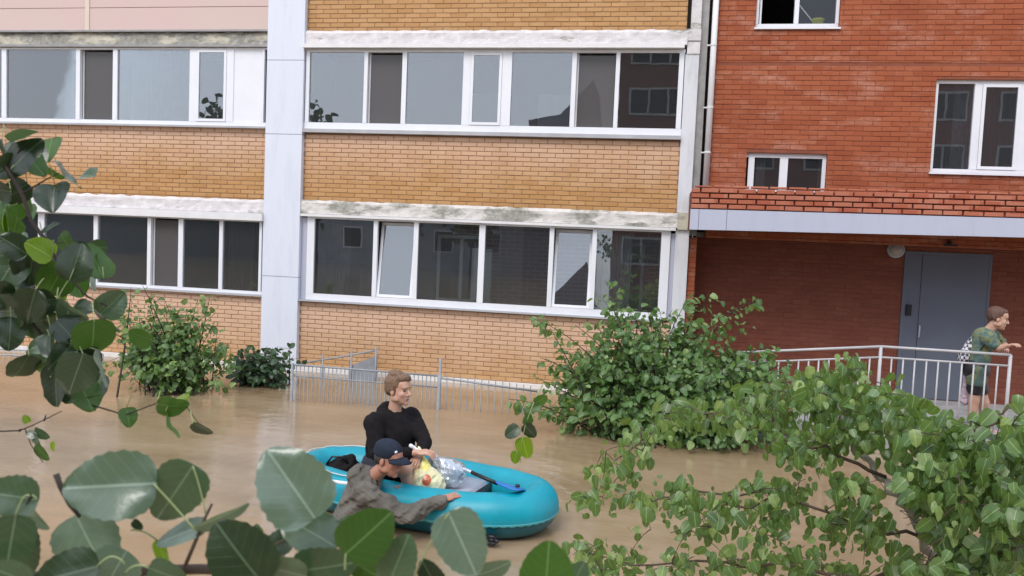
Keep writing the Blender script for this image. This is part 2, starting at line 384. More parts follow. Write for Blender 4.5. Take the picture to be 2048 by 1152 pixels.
# pink-beige siding above the left bay
for i, (a, b_) in enumerate(((XL, at(175, 30, FY).x), (at(181, 30, FY).x, Xc0))):
    for z0, z1 in ((5.79, 6.18), (6.19, 6.58), (6.59, 6.98)):
        boxo('siding_panel', M['siding'], YB, a, b_, FY-.035, FY+.1, z0, z1)
boxo('siding_trim', M['siding_trim'], YB, at(174, 30, FY).x, at(182, 30, FY).x, FY-.05, FY-.036, 5.79, 6.98)
boxo('drip_edge', M['flash_grey'], YB, XL, Xc0-.003, FY-.10, FY-.037, 5.755, 5.785)
# concrete slab edges, slightly ragged
def slab(X0, X1, Z0, Z1, mat, yf=12.83, seed=1):
    b = MB(); n = int((X1-X0)/.06); rr = random.Random(seed); R_ = 5
    for i in range(n+1):
        x = X0+(X1-X0)*i/n
        for j in range(R_+1):
            k = j/R_; z = Z0+(Z1-Z0)*k
            d = noise.noise(Vector((x*5, z*9, seed)))*.016 + noise.noise(Vector((x*17, z*30, seed)))*.007
            if j == R_: z += noise.noise(Vector((x*6, 3, seed)))*.022
            b.v.append((x, yf+d+(.03 if j == R_ else 0), z))
    for i in range(n):
        for j in range(R_):
            a = i*(R_+1)+j; b.f.append((a, a+R_+1, a+R_+2, a+1))
    b.box(X0, X1, yf+.035, 14.6, Z0+.005, Z1-.04)
    b.add([(X0, yf, Z0), (X1, yf, Z0), (X1, 14.0, Z0), (X0, 14.0, Z0)], [(0,3,2,1)])
    return b.build('floor_slab', mat, YB)
slab(Xc1, XR+.02, 5.535, 5.77, M['slab_pale'], seed=1)
slab(Xc1, XR+.02, 2.71, 2.94, M['slab_grey'], seed=2)
slab(XL, Xc0, 5.535, 5.752, M['slab_mossy'], 12.86, seed=3)
slab(XL, Xc0, 2.68, 2.91, M['slab_pale'], seed=4)
slab(XL, XR+.02, 6.99, 7.2, M['slab_pale'], seed=5)
boxo('flashing', M['flash'], YB, Xc1-.01, XR-.02, 12.74, 12.826, 5.470, 5.533)
boxo('flashing', M['flash'], YB, Xc1+.02, XR-.0, 12.775, 12.826, 2.662, 2.705)
boxo('flashing', M['flash_grey'], YB, XL, Xc0, 12.80, 12.856, 5.495, 5.532)
boxo('flashing', M['flash'], YB, XL, Xc0, 12.74, 12.826, 2.548, 2.676)
# white column between the bays, made of panels with joints
zj = [-1.0, at(560, 553, 12.8).z, at(560, 268, 12.8).z, at(560, 120, 12.8).z, 7.2]
for a, b_ in zip(zj, zj[1:]):
    boxo('column_panel', M['column'], YB, Xc0, Xc1-.0, 12.80, 13.2, a+.004, b_-.004)
boxo('column_core', M['gap'], YB, Xc0+.01, Xc1-.01, 12.81, 13.15, -1.0, 7.18)
# right end column and its cap blocks
boxo('end_column', M['column_r'], YB, XR+.002, Xe, 12.87, 13.2, -.9, 2.68)
boxo('end_column', M['column_r'], YB, XR+.002, Xe, 12.865, 13.2, 2.95, 5.40)
boxo('end_column', M['slab_pale'], YB, XR+.06, Xe, 12.865, 13.2, 5.78, 7.2)
boxo('column_cap', M['slab_pale'], YB, XR-.02, Xe+.01, 12.835, 13.2, 5.60, 5.778)
boxo('column_cap', M['slab_pale'], YB, XR+.022, Xe+.005, 12.85, 13.2, 5.402, 5.59)
boxo('column_cap', M['slab_mossy'], YB, XR+.022, Xe+.01, 12.82, 13.2, 2.684, 2.946)
boxo('grey_pilaster', M['concrete'], YB, Xe+.002, .625, 12.95, 13.4, 2.6, 7.2)
# plinth ledge above the water
boxo('plinth_ledge', M['ledge'], YB, XL, Xc0-.003, 12.82, 13.1, -.03, .067); boxo('plinth_ledge', M['ledge'], YB, Xc1+.003, XR-.003, 12.82, 13.1, -.03, .067)
boxo('plinth', M['concrete'], YB, XL, Xe, 12.93, 13.2, -1.1, -.035)
# loggia interior
m, t, b, _ = newmat('loggia_brick'); b.inputs['Roughness'].default_value = .9
bt = N(t, 'ShaderNodeTexBrick'); bt.inputs['Color1'].default_value = (.16,.05,.03,1); bt.inputs['Color2'].default_value = (.24,.085,.05,1); bt.inputs['Mortar'].default_value = (.30,.24,.20,1)
bt.inputs['Scale'].default_value = 1; bt.inputs['Brick Width'].default_value = .26; bt.inputs['Row Height'].default_value = .075; bt.inputs['Mortar Size'].default_value = .008
mp = N(t, 'ShaderNodeMapping'); mp.inputs['Rotation'].default_value = (PI/2, 0, 0); gg = N(t, 'ShaderNodeNewGeometry'); L(t, gg.outputs['Position'], mp.inputs['Vector'])
cx = N(t, 'ShaderNodeSeparateXYZ'); L(t, gg.outputs['Position'], cx.inputs[0]); cb = N(t, 'ShaderNodeCombineXYZ'); L(t, cx.outputs[0], cb.inputs[0]); L(t, cx.outputs[2], cb.inputs[1]); L(t, cb.outputs[0], bt.inputs['Vector'])
L(t, bt.outputs[0], b.inputs['Base Color']); bt.inputs['Color1'].default_value = (.26,.10,.06,1); bt.inputs['Color2'].default_value = (.34,.14,.09,1); bt.inputs['Mortar'].default_value = (.42,.36,.31,1); M['loggia'] = m
for a, b_ in ((XL, Xc0), (Xc1, XR)):
    boxo('loggia_back_wall', M['loggia'] if b_ > 0 else M['roomdark'], YB, a if b_ < 0 else -3.6, b_, 14.05, 14.2, -.9, 2.7)
    if b_ > 0: boxo('loggia_back_wall', M['room'], YB, a, -3.602, 14.05, 14.2, -.9, 2.7)
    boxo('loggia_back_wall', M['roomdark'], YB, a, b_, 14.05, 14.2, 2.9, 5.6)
    boxo('loggia_side_wall', M['room'], YB, b_-.03, b_+.12 if b_ < 0 else b_+.1, 13.22, 14.2, -.9, 7)
    boxo('loggia_side_wall', M['room'], YB, a-.1, a+.03, 13.22, 14.2, -.9, 7)
for xa, xb, z0, z1 in ((915, 972, 1.25, 2.45), (1225, 1290, 1.25, 2.45)):   # inner windows of the flat behind the loggia
    Xa, Xb = at(xa-40, 500, 14).x, at(xb, 500, 14).x
    f = MB(); f.box(Xa, Xb, 13.99, 14.04, z0, z0+.06); f.box(Xa, Xb, 13.99, 14.04, z1-.06, z1)
    for x in (Xa, (Xa+Xb)/2-.03, Xb-.06): f.box(x, x+.06, 13.991, 14.041, z0+.061, z1-.061)
    o = f.build('inner_window', M['pvc'], YB); boxo('inner_pane', M['roomdark'], o, Xa+.06, Xb-.06, 14.015, 14.03, z0+.06, z1-.06)
boxo('white_board', M['pvc'], YB, at(942, 550, 13.3).x, at(982, 550, 13.3).x, 13.3, 13.34, .9, at(960, 497, 13.3).z)
for x in (955, 1100): boxo('white_panel', M['curtain'], YB, at(x-25, 200, 13.5).x, at(x+40, 200, 13.5).x, 13.6, 13.63, 3.3, at(960, 185, 13.5).z)

def glazing(yf, z0, z1, bars, panes, parent=YB, name='balcony_window', fm='pvc', X0=None, X1=None, fb=.10, ft=.05, glass='glass', row=170):
    """one long window: frame with uprights (part) and its panes, sashes and nets (sub-parts). bars: (centre px, width px); panes: kinds between the bars"""
    bx = [(at(c-w/2, row, yf).x, at(c+w/2, row, yf).x) for c, w in bars]
    if X0 is None: X0 = bx[0][0]
    if X1 is None: X1 = bx[-1][1]
    f = MB(); f.box(X0, X1, yf, yf+.06, z0, z0+fb); f.box(X0, X1, yf, yf+.06, z1-ft, z1)
    for (a, b_) in bx: f.box(a, b_, yf-.004, yf+.058, z0+fb-.002 if False else z0+fb, z1-ft)
    fo = f.build(name, M[fm], parent)
    for (p, q), kind in zip(zip(bx, bx[1:]), panes):
        a, b_ = p[1], q[0]; za, zb = z0+fb, z1-ft
        if b_-a < .02: continue
        if kind == 'panel':
            boxo('infill_panel', M['pvc'], fo, a, b_, yf+.01, yf+.04, za, zb); continue
        gm = M['glass_black'] if kind == 'black' else M['glass_dark'] if kind in ('dark', 'darksash') or glass == 'dark' and kind == 'fixed' else M['glass']
        if kind in ('sash', 'tilt', 'darksash'):
            s = MB(); q_ = .045; cx_, hw, hh = (a+b_)/2, (b_-a)/2-.004, (zb-za)/2-.004
            for (u0, u1, v0, v1) in ((-hw, hw, -hh, -hh+q_), (-hw, hw, hh-q_, hh), (-hw, -hw+q_, -hh+q_, hh-q_), (hw-q_, hw, -hh+q_, hh-q_)):
                s.box(u0, u1, -.012, .03, v0, v1)
            so_ = s.build('sash', M[fm], fo); pn = MB().box(-hw+q_, hw-q_, .004, .010, -hh+q_, hh-q_).build('pane', gm, so_)
            R_ = Matrix.Rotation(math.radians(-8.5), 4, 'X') if kind == 'tilt' else Matrix()
            piv = Vector((cx_, yf+.03 if kind == 'tilt' else yf, za+.004))
            Mx = Matrix.Translation(piv) @ R_ @ Matrix.Translation((0, 0, hh))
            so_.data.transform(Mx); pn.data.transform(Mx)
        else:
            if kind not in ('net', 'open'): boxo('pane', gm, fo, a, b_, yf+.025, yf+.031, za, zb)
            if kind == 'open':
                s = MB(); s.box(a+.02, a+.05, yf+.08, yf+.55, za, zb); s.build('sash', M['pvc'], fo)
            if kind == 'net':
                boxo('insect_net', M['net'], fo, a+.03, b_-.01, yf+.075, yf+.078, za, zb-.03)
                s = MB(); s.box(a, a+.03, yf+.07, yf+.09, za, zb); s.build('sash', M['pvc_warm'], fo)
            if kind == 'curtain':
                c = MB(); n = 40
                for i in range(n+1):
                    x = a+(b_-a)*i/n; y = yf+.35+.03*math.sin(i*1.7)+.015*math.sin(i*.6+1)
                    c.v += [(x, y, za-.2), (x, y, zb+.05)]
                for i in range(n): c.f.append((2*i, 2*i+2, 2*i+3, 2*i+1))
                c.build('curtain', M['curtain'], fo, True)
    return fo
GY = 12.86
wl = {}
glazing(GY, 4.14, 5.47, [(615, 7), (731, 7), (808, 9), (933, 15), (1013, 19), (1147, 9), (1234, 8), (1361, 10)],
        ['fixed', 'net', 'fixed', 'sash', 'fixed', 'net', 'dark'], X0=Xc1+.004, X1=XR, fb=.11, ft=.05, row=170)
glazing(GY, 1.24, 2.66, [(620, 14), (749, 8), (830, 9), (962, 12), (1101, 9), (1187, 9), (1329, 18)],
        ['dark', 'tilt', 'dark', 'dark', 'tilt', 'dark'], fb=.11, ft=.03, row=530)
glazing(GY, 4.16, 5.49, [(-190, 8), (-60, 8), (8, 9), (156, 8), (230, 9), (386, 14), (460, 14), (526, 4)],
        ['fixed', 'fixed', 'fixed', 'net', 'curtain', 'sash', 'panel'], X1=Xc0-.002, fb=.07, ft=.03, row=170)
glazing(GY, 1.275, 2.545, [(-120, 9), (-20, 9), (82, 12), (191, 8), (298, 7), (361, 9), (441.5, 7), (520.5, 5)],
        ['dark', 'dark', 'dark', 'dark', 'net', 'dark', 'dark'], X1=Xc0-.002, fb=.05, ft=.02, row=500)
boxo('sill', M['sillgrey'], YB, Xc1+.003, XR, 12.80, 12.93, 4.078, 4.137)
boxo('sill', M['sillgrey'], YB, Xc1+.003, at(1320, 620, 12.8).x, 12.80, 12.93, 1.212, 1.237)
boxo('sill', M['sillgrey'], YB, XL, Xc0-.003, 12.80, 12.93, 4.125, 4.157)
boxo('sill', M['sillgrey'], YB, XL, Xc0-.003, 12.81, 12.93, 1.242, 1.272)
boxo('blue_grey_strip', M['fascia'], YB, Xc1+.004, at(613, 520, GY).x-.002, GY+.03, GY+.08, 1.24, 2.64)
boxo('blue_grey_strip', M['fascia'], YB, at(1339, 520, GY).x, XR+.0, GY+.04, GY+.08, 1.24, 2.62)
# inside dark backs so that the flats read as rooms
boxo('room_floor', M['room'], YB, XL, XR, 13.15, 14.04, 1.0, 1.05)

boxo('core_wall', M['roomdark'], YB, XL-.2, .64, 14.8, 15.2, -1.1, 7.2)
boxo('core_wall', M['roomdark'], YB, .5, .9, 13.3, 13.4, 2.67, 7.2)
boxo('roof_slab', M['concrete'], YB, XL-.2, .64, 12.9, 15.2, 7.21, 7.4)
# ------------------------------------------------------------------ red brick section
RB = empty('red_brick_building', (3, 13, 0)); tag(RB, 'red brick wing with entrance recess under a long canopy and three white windows', 'building')
RY = 12.95; RX0 = .76; RX1 = 8.0
W1 = (at(1511, 56, RY).x, at(1678, 56, RY).x, 5.82, 6.75)
W2 = (at(1494, 310, RY).x, at(1655, 312, RY).x, 3.30, 3.925)
W3 = (at(1867, 250, RY).x, 5.62, 3.69, 5.06)
boxo('core_wall', M['roomdark'], RB, .66, RX1, 14.8, 15.2, -1.1, 7.2)
boxo('roof_slab', M['concrete'], RB, .66, RX1, 12.96, 15.2, 7.21, 7.4)
cand = []
def wall_with_holes(X0, X1, Z0, Z1, holes, y0, y1):
    xs = sorted({X0, X1, *[h[0] for h in holes], *[h[1] for h in holes]}); zs = sorted({Z0, Z1, *[h[2] for h in holes], *[h[3] for h in holes]})
    b = MB()
    for i in range(len(xs)-1):
        for j in range(len(zs)-1):
            cx_, cz = (xs[i]+xs[i+1])/2, (zs[j]+zs[j+1])/2
            if any(h[0] < cx_ < h[1] and h[2] < cz < h[3] for h in holes): continue
            b.box(xs[i], xs[i+1], y0, y1, zs[j], zs[j+1])
    return b
uw = wall_with_holes(RX0, RX1, 2.58, 7.2, (W1, W2, W3), RY+.007, RY+.3).build('wall', M['mortar_rl'], RB)
brick_field(RX0, RX1, 2.58, 5.272, RY, M['rbrick'], uw, 0, 2.7, holes=(W2, W3), cand=cand, jx=.0075)
brick_field(RX0, RX1, 5.30, 7.2, RY, M['rbrick'], uw, 0, 2.7, holes=(W1,), cand=cand, jx=.0075)
# recess with the entrance
PY = 13.42
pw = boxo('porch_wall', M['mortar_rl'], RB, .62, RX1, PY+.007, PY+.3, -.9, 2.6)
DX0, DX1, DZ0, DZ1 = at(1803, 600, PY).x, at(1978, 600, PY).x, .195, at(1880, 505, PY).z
brick_field(.64, RX1, -.1, 2.578, PY, M['rbrick_shaded'], pw, 0, 2.7, holes=((DX0, DX1, DZ0, DZ1),), cand=cand, jx=.0075)
boxo('porch_ceiling', M['concrete'], RB, .64, RX1, RY+.3, PY+.006, 2.585, 2.66)
pr = boxo('pier', M['mortar_rl'], RB, .515, .63, 12.96, PY, -.9, 2.575)
brick_field(.512, .635, -.1, 2.575, 12.953, M['rbrick'], pr, 0, 2.7, cand=cand, jx=.0075)
# canopy: parapet of proud bricks above a metal fascia
CY = 11.90
cano = empty('canopy', (3, 12.4, 2.7), RB)
ca0, ca1 = at(1381, 418, CY), at(2048, 437, CY); cb0, cb1 = at(1381, 459, CY), at(2048, 475, CY); ct0, ct1 = at(1381, 377, CY), at(2048, 391, CY)
def lerpx(p, q, x): k = (x-p.x)/(q.x-p.x); return p.z+(q.z-p.z)*k
CX0, CX1 = ca0.x, 7.5
cj = [CX0, at(1397, 440, CY).x, at(1453, 440, CY).x, at(2110, 440, CY).x, CX1]
for i in range(4):
    a, b_ = cj[i]+.003, cj[i+1]-.003; s = MB()
    vs = [(x, y, lerpx(*zz, x)) for y in (CY-.03, CY+.1) for x, zz in ((a, (cb0, cb1)), (b_, (cb0, cb1)), (b_, (ca0, ca1)), (a, (ca0, ca1)))]
    s.add(vs, [(0,1,2,3),(7,6,5,4),(0,4,5,1),(1,5,6,2),(2,6,7,3),(3,7,4,0)]); s.build('fascia_panel', M['fascia'], cano)
s = MB(); vs = [(x, y, lerpx(p0, p1, x)+dz) for y in (CY+.02, 12.94) for x, p0, p1, dz in ((CX0+.01, cb0, cb1, .02), (CX1, cb0, cb1, .02), (CX1, ct0, ct1, -.02), (CX0+.01, ct0, ct1, -.02))]
s.add(vs, [(0,1,2,3),(7,6,5,4),(0,4,5,1),(1,5,6,2),(2,6,7,3),(3,7,4,0)]); s.build('canopy_slab', M['mortar_r'], cano)
bm_ = None; rr = random.Random(3)
v, f = brick_vf(-.119, .119, 0, -.029, .029, .05, .005); q = MB(); q.add(v, f); cbm = q.mesh('brick'); cbm.materials.append(M['cbrick'])
slope = (ca1.z-ca0.z)/(ca1.x-ca0.x); ang = math.atan(slope); hgt = (ct0.z-ca0.z); nrow = 4; ch_ = .076
end_b = MB(); nb = 0
for k in range(nrow):
    i = 0; x = CX0+.13+(k % 2)*.145-.145*0
    x = CX0 + .13 + (k % 2)*.13
    if k % 2:
        v, f = brick_vf(CX0+.012, CX0+.118, CY-.022, lerpx(ca0, ca1, CX0)+.012+k*ch_, lerpx(ca0, ca1, CX0)+.012+k*ch_+.062, .06, .005); end_b.add(v, f)
    while x < CX1-.13:
        z = lerpx(ca0, ca1, x)+.012+.032+k*ch_
        o = bpy.data.objects.new('brick', cbm); C.objects.link(o); o.parent = cano; o.matrix_parent_inverse = world(cano).inverted()
        o.location = (x+rr.uniform(-.003,.003), CY-.022+rr.uniform(-.005,.005), z+rr.uniform(-.002,.002)); o.rotation_euler = (0, -ang+rr.uniform(-.006,.006), rr.uniform(-.012,.012)); nb += 1
        x += .26
# header blocks: broken top course
x = CX0+.05
while x < CX1-.13:
    z = lerpx(ca0, ca1, x)+.012+4*ch_
    v, f = brick_vf(x, x+.232, CY-.018, z, z+.028+rr.uniform(-.004, .006), .08, .006); end_b.add(v, f); x += .26
o = end_b.build('brickwork', M['cbrick'], cano); o['kind'] = 'stuff'
flush_bricks(cand, 292-nb)
# windows of the red section
glazing(RY+.07, W1[2], W1[3], [(1514, 7), (1593, 9), (1675, 7)], ['open', 'black'], RB, 'window', X0=W1[0], X1=W1[1], fb=.075, ft=.06, row=30)
glazing(RY+.07, W2[2], W2[3], [(1502, 12), (1567, 16), (1649, 10)], ['dark', 'dark'], RB, 'window', X0=W2[0], X1=W2[1], fb=.06, ft=.07, row=340)
glazing(RY+.06, W3[2], W3[3], [(1868, 7), (1952, 15), (2047, 18), (2130, 9)], ['fixed', 'sash', 'fixed'], RB, 'window', X0=W3[0], X1=W3[1], fb=.06, ft=.05, row=250)
for W_ in (W1, W3):
    boxo('sill', M['pvc'], RB, W_[0]-.02, W_[1]+.02, RY-.04, RY+.068, W_[2]-.028, W_[2]-.003)
for W_ in (W1, W2, W3):
    r_ = MB(); x0, x1, z0, z1 = W_[0]-.2, W_[1]+.2, W_[2]-.3, W_[3]+.2
    r_.box(x0, x1, 14.6, 14.7, z0, z1); r_.box(x0, x1, 13.26, 14.6, z0, z0+.02); r_.box(x0, x1, 13.26, 14.6, z1-.02, z1); r_.box(x0, x0+.02, 13.26, 14.6, z0+.02, z1-.02); r_.box(x1-.02, x1, 13.26, 14.6, z0+.02, z1-.02)
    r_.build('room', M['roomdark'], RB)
def curtain(x0, x1, y, z0, z1, par, mat='curtain', ph=0):
    c = MB(); n = 30
    for i in range(n+1):
        x = x0+(x1-x0)*i/n; yy = y+.02*math.sin(i*1.9+ph)
        c.v += [(x, yy, z0), (x, yy, z1)]
    for i in range(n): c.f.append((2*i, 2*i+2, 2*i+3, 2*i+1))
    return c.build('curtain', M[mat], par, True)
curtain(at(1512, 340, 13.2).x, at(1530, 340, 13.2).x, 13.2, 3.3, 3.95, RB); curtain(at(1636, 340, 13.2).x, at(1650, 340, 13.2).x, 13.2, 3.3, 3.95, RB, ph=1)
curtain(at(1905, 250, 13.35).x, at(1945, 250, 13.35).x, 13.35, 3.7, 5.1, RB, ph=2); curtain(at(1968, 250, 13.35).x, at(2035, 250, 13.35).x, 13.4, 3.7, 5.1, RB, mat='room', ph=2)
curtain(at(1205, 540, 13.4).x, at(1262, 540, 13.4).x, 13.45, 1.1, 2.6, YB, ph=3); curtain(at(1000, 200, 13.2).x, at(1008, 200, 13.2).x, 13.3, 4.2, 5.4, YB, ph=3)
curtain(at(455, 500, 13.3).x, at(505, 500, 13.3).x, 13.35, 1.1, 2.5, YB, mat='room', ph=5); curtain(at(655, 500, 13.4).x, at(700, 500, 13.4).x, 13.45, 1.1, 2.6, YB, mat='room', ph=3)
# steel door with frame, leaf, handle
fr = MB(); fy = PY-.02
fr.box(DX0, DX0+.06, fy, PY+.1, DZ0, DZ1); fr.box(DX1-.04, DX1, fy, PY+.1, DZ0, DZ1); fr.box(DX0+.06, DX1-.04, fy, PY+.1, DZ1-.05, DZ1)
do = fr.build('door', M['door'], RB)
xm = at(1836, 640, PY).x
boxo('side_leaf', M['door'], do, DX0+.06, xm-.004, PY-.008, PY+.08, DZ0+.01, DZ1-.052)
dl = boxo('door_leaf', M['door'], do, xm+.002, DX1-.042, PY-.016, PY+.08, DZ0+.01, DZ1-.052)
hx = at(1838, 663, PY-.05)
hb = MB(); hb.tube([hx+Vector((0, .04, -.09)), hx+Vector((0, -.02, -.09)), hx+Vector((0, -.02, .09)), hx+Vector((0, .04, .09))], .011, 8); hb.build('handle', M['fascia'], do, True)
ix = at(1817, 620, PY-.03); boxo('intercom', M['black'], do, ix.x-.038, ix.x+.038, PY-.05, PY-.009, ix.z-.085, ix.z+.085)
lp = at(1793, 500, PY-.06)
lamp = empty('wall_lamp', lp); tag(lamp, 'round frosted bulkhead lamp on the brick wall beside the entrance door', 'lamp')
def disc(name, mat, par, c, rad, d0, d1, dome=0, n=24):
    b = MB(); rings = [(rad, d0), (rad, d1)]
    if dome: rings += [(rad*math.cos(a), d1-dome*math.sin(a)) for a in (.4, .8, 1.2, 1.5)]
    for rr_, d in rings:
        for k in range(n): b.v.append((c[0]+rr_*math.cos(2*PI*k/n), c[1]+d, c[2]+rr_*math.sin(2*PI*k/n)))
    for i in range(len(rings)-1):
        for k in range(n): b.f.append((i*n+k, i*n+(k+1) % n, (i+1)*n+(k+1) % n, (i+1)*n+k))
    b.f.append(tuple((len(rings)-1)*n+k for k in range(n))); return b.build(name, mat, par, True)
disc('lamp_base', M['rail'], lamp, lp, .125, .058, .0); disc('lamp_shade', M['lamp_glass'], lamp, lp, .10, -.002, -.012, .07)
# camera-like bracket under the lintel
bx_ = at(1897, 488, 12.97); bk = MB(); bk.box(bx_.x-.02, bx_.x+.02, 12.9, 12.948, bx_.z-.03, bx_.z+.05); bk.box(bx_.x-.09, bx_.x+.09, 12.86, 12.898, bx_.z-.03, bx_.z); o = bk.build('bracket', M['black'], RB)
# drainpipe with clips
dp = empty('drainpipe', (.70, 12.86, 3)); tag(dp, 'white drainpipe running down the corner between the yellow and red brickwork', 'drainpipe')
px_ = at(1421, 200, 12.84).x; MB().tube([(px_, 12.84, 7.2), (px_, 12.84, 3.34)], .046, 14).build('pipe', M['pipe'], dp, True)
for y in (90, 215, 305):
    z = at(1420, y, 12.84).z; MB().tube([(px_, 12.84, z-.012), (px_, 12.84, z+.012)], .053, 14).box(px_-.10, px_-.03, 12.85, 12.87, z-.01, z+.01).build('clip', M['pipe'], dp)
# things on window sills
bp = at(1636, 40, RY+.24); bk = empty('bucket', (bp.x, bp.y, 5.9)); tag(bk, 'lime green bucket behind the glass of the top red-wall window', 'bucket')
b = MB(); n = 20
for r_, z in ((.07, 5.86), (.088, 5.99), (.098, 5.99), (.098, 6.005), (.088, 6.005)):
    for k in range(n): b.v.append((bp.x+r_*math.cos(2*PI*k/n), bp.y+r_*math.sin(2*PI*k/n), z))
for i in range(4):
    for k in range(n): b.f.append((i*n+k, i*n+(k+1) % n, (i+1)*n+(k+1) % n, (i+1)*n+k))
b.f.append(tuple(range(n))[::-1]); b.build('pail', M['lime'], bk, True)
MB().tube([(bp.x-.04, bp.y, 5.93), (bp.x-.30, bp.y+.02, 6.25)], .008, 6).build('stick', M['pvc'], bk)
boxo('bucket_shelf', M['pvc'], RB, W1[0], W1[1], RY+.135, RY+.42, 5.83, 5.858)

# porch slab, ramp, railing
po = empty('porch', (4, 11.5, 0)); tag(po, 'grey concrete entrance porch with a ramp in front of the steel door', 'porch')
px0 = at(1764, 693, 10.7).x
boxo('slab', M['concrete'], po, px0, 7.0, 10.62, PY, -1.1, .19)
s = MB(); s.add([(px0-2.6, 10.62, -1.1), (px0, 10.62, -1.1), (px0, 10.62, .19), (px0-2.6, 10.62, -.02), (px0-2.6, 12.0, -1.1), (px0, 12.0, -1.1), (px0, 12.0, .19), (px0-2.6, 12.0, -.02)],
      [(0,1,2,3),(7,6,5,4),(3,2,6,7),(0,4,5,1),(0,3,7,4),(1,5,6,2)]); s.build('ramp', M['concrete'], po)
ra = empty('porch_railing', (3, 10.7, .3)); tag(ra, 'pale grey metal railing along the porch and ramp in front of the red wall', 'railing')
RYY = 10.68
def rail_seg(pa, pb, n, posts, mat, drop, bottom, par, rr_=.017, pr_=.011):
    """rail from photo points pa to pb on the plane Y=RYY; second rail `drop` m lower, n pickets, bottom(x) = foot height"""
    A, B = at(*pa, RYY), at(*pb, RYY)
    MB().tube([A, B], rr_, 10).build('top_rail', mat, par, True); dz = Vector((0, 0, -drop))
    MB().tube([A+dz, B+dz], rr_*.75, 8).build('lower_rail', mat, par, True)
    for i in range(1, n):
        P = A.lerp(B, i/n)+dz; MB().tube([P, (P.x, P.y, bottom(P.x)+.09)], pr_, 6).build('picket', mat, par, True)
    MB().tube([(A.x, A.y, bottom(A.x)+.09), (B.x, B.y, bottom(B.x)+.09)], rr_*.7, 8).build('bottom_rail', mat, par, True)
    for q_ in posts:
        P = A.lerp(B, q_); MB().tube([P, (P.x, P.y, bottom(P.x)-.02)], .021, 10).build('post', mat, par, True)
fl = lambda x: .19 if x > px0 else .19-(px0-x)*.08
rail_seg((1480, 705), (1762, 693), 14, (.18,), M['rail_pale'], .135, fl, ra)
rail_seg((1762, 693), (2022, 710), 11, (0, .997), M['rail_pale'], .135, fl, ra)

# ------------------------------------------------------------------ garden fence standing in the water
def fence(pts, n, name, label, top, par_mat, low=.17, picket_over=0.0, posts=(0, 1), post_top=.0):
    e = empty(name, (pts[0][0], pts[0][1], 0)); tag(e, label, 'fence', 'low metal fences standing in the flood')
    A, B = Vector(pts[0]), Vector(pts[1])
    for dz, r_ in ((0, .014), (-low, .010)):
        MB().tube([A+Vector((0, 0, dz)), B+Vector((0, 0, dz))], r_, 8).build('rail', par_mat, e, True)
    for i in range(1, n):
        P = A.lerp(B, i/n); MB().tube([(P.x, P.y, P.z+picket_over), (P.x, P.y, -.6)], .0075, 6).build('picket', par_mat, e, True)
    for q_ in posts:
        P = A.lerp(B, q_); MB().tube([(P.x, P.y, P.z+post_top), (P.x, P.y, -.9)], .021, 8).build('post', par_mat, e, True)
    return e
fence((at(585, 729, 10.55), at(878, 752, 10.75)), 36, 'garden_fence', 'blue grey picket fence in the water behind the boat, left of the tall post', 0, M['fence'], low=.16, post_top=.02)
fence((at(880, 756, 10.75), at(1075, 783, 10.9)), 14, 'garden_fence', 'sparse dark picket fence in the water between the tall post and the big bush', 0, M['fence'], low=.5, picket_over=.07, posts=(0,), post_top=.28)
fence((at(-160, 690, 12.2), at(205, 708, 12.2)), 34, 'garden_fence', 'pale picket fence by the wall at the left edge behind the hanging branch', 0, M['rail'], low=.1)
# basement stair guard: sloping pipes with a grey side slab
sg = empty('stair_guard', at(700, 725, 12.3)); tag(sg, 'small grey stair guard with sloping pipe against the yellow wall behind the fence', 'railing')
A, B = at(600, 727, 12.4), at(752, 701, 12.4)
MB().tube([A, at(680, 714, 12.4), B], .014, 8).build('pipe', M['fence'], sg, True)
for x, y in ((646, 716), (703, 709), (752, 701)):
    P = at(x, y, 12.4); MB().tube([P+Vector((0, 0, .06)), (P.x, P.y, -.4)], .017, 8).build('post', M['fence'], sg, True)
P, Q = at(697, 733, 12.42), at(752, 712, 12.42); s = MB(); s.add([(P.x, 12.42, -.5), (Q.x, 12.42, -.5), (Q.x, 12.42, Q.z), (P.x, 12.42, P.z), (P.x, 12.5, -.5), (Q.x, 12.5, -.5), (Q.x, 12.5, Q.z), (P.x, 12.5, P.z)],
      [(0,1,2,3),(7,6,5,4),(3,2,6,7),(0,4,5,1),(0,3,7,4),(1,5,6,2)]); s.build('side_slab', M['fence'], sg)

# ------------------------------------------------------------------ inflatable boat
BC = Vector((-1.96, 6.76, 0)); BA = -.217; BL, BW, BR, BZ = 1.285, .60, .158, .172
RV = .185
def boatpt(x, y, z): return Vector((BC.x+x*math.cos(BA)-y*math.sin(BA), BC.y+x*math.sin(BA)+y*math.cos(BA), z))
def ringpt(k, inset, z=0, ex=2.45):
    c, s = math.cos(k), math.sin(k); e = 2/ex
    return boatpt((BL-inset)*math.copysign(abs(c)**e, c), (BW-inset)*math.copysign(abs(s)**e, s), z)
boat = empty('inflatable_boat', BC); tag(boat, 'turquoise inflatable rowing boat floating on the brown flood water', 'boat')
m, t, b, _ = newmat('turquoise_rubber'); b.inputs['Roughness'].default_value = .42; b.inputs['Specular IOR Level'].default_value = .45
c = ramp(t, nz(t, 5, 4), [(.3, (.0,.25,.33)), (.7, (.0,.30,.39))]); g_ = N(t, 'ShaderNodeNewGeometry'); sz = N(t, 'ShaderNodeSeparateXYZ'); L(t, g_.outputs['Position'], sz.inputs[0])
mud = math_(t, 'MULTIPLY', math_(t, 'MAXIMUM', math_(t, 'SUBTRACT', .75, math_(t, 'MULTIPLY', sz.outputs[2], 3.2)), 0.0), ramp(t, nz(t, 11, 5, .7), [(.42, (0,0,0)), (.7, (1,1,1))]))
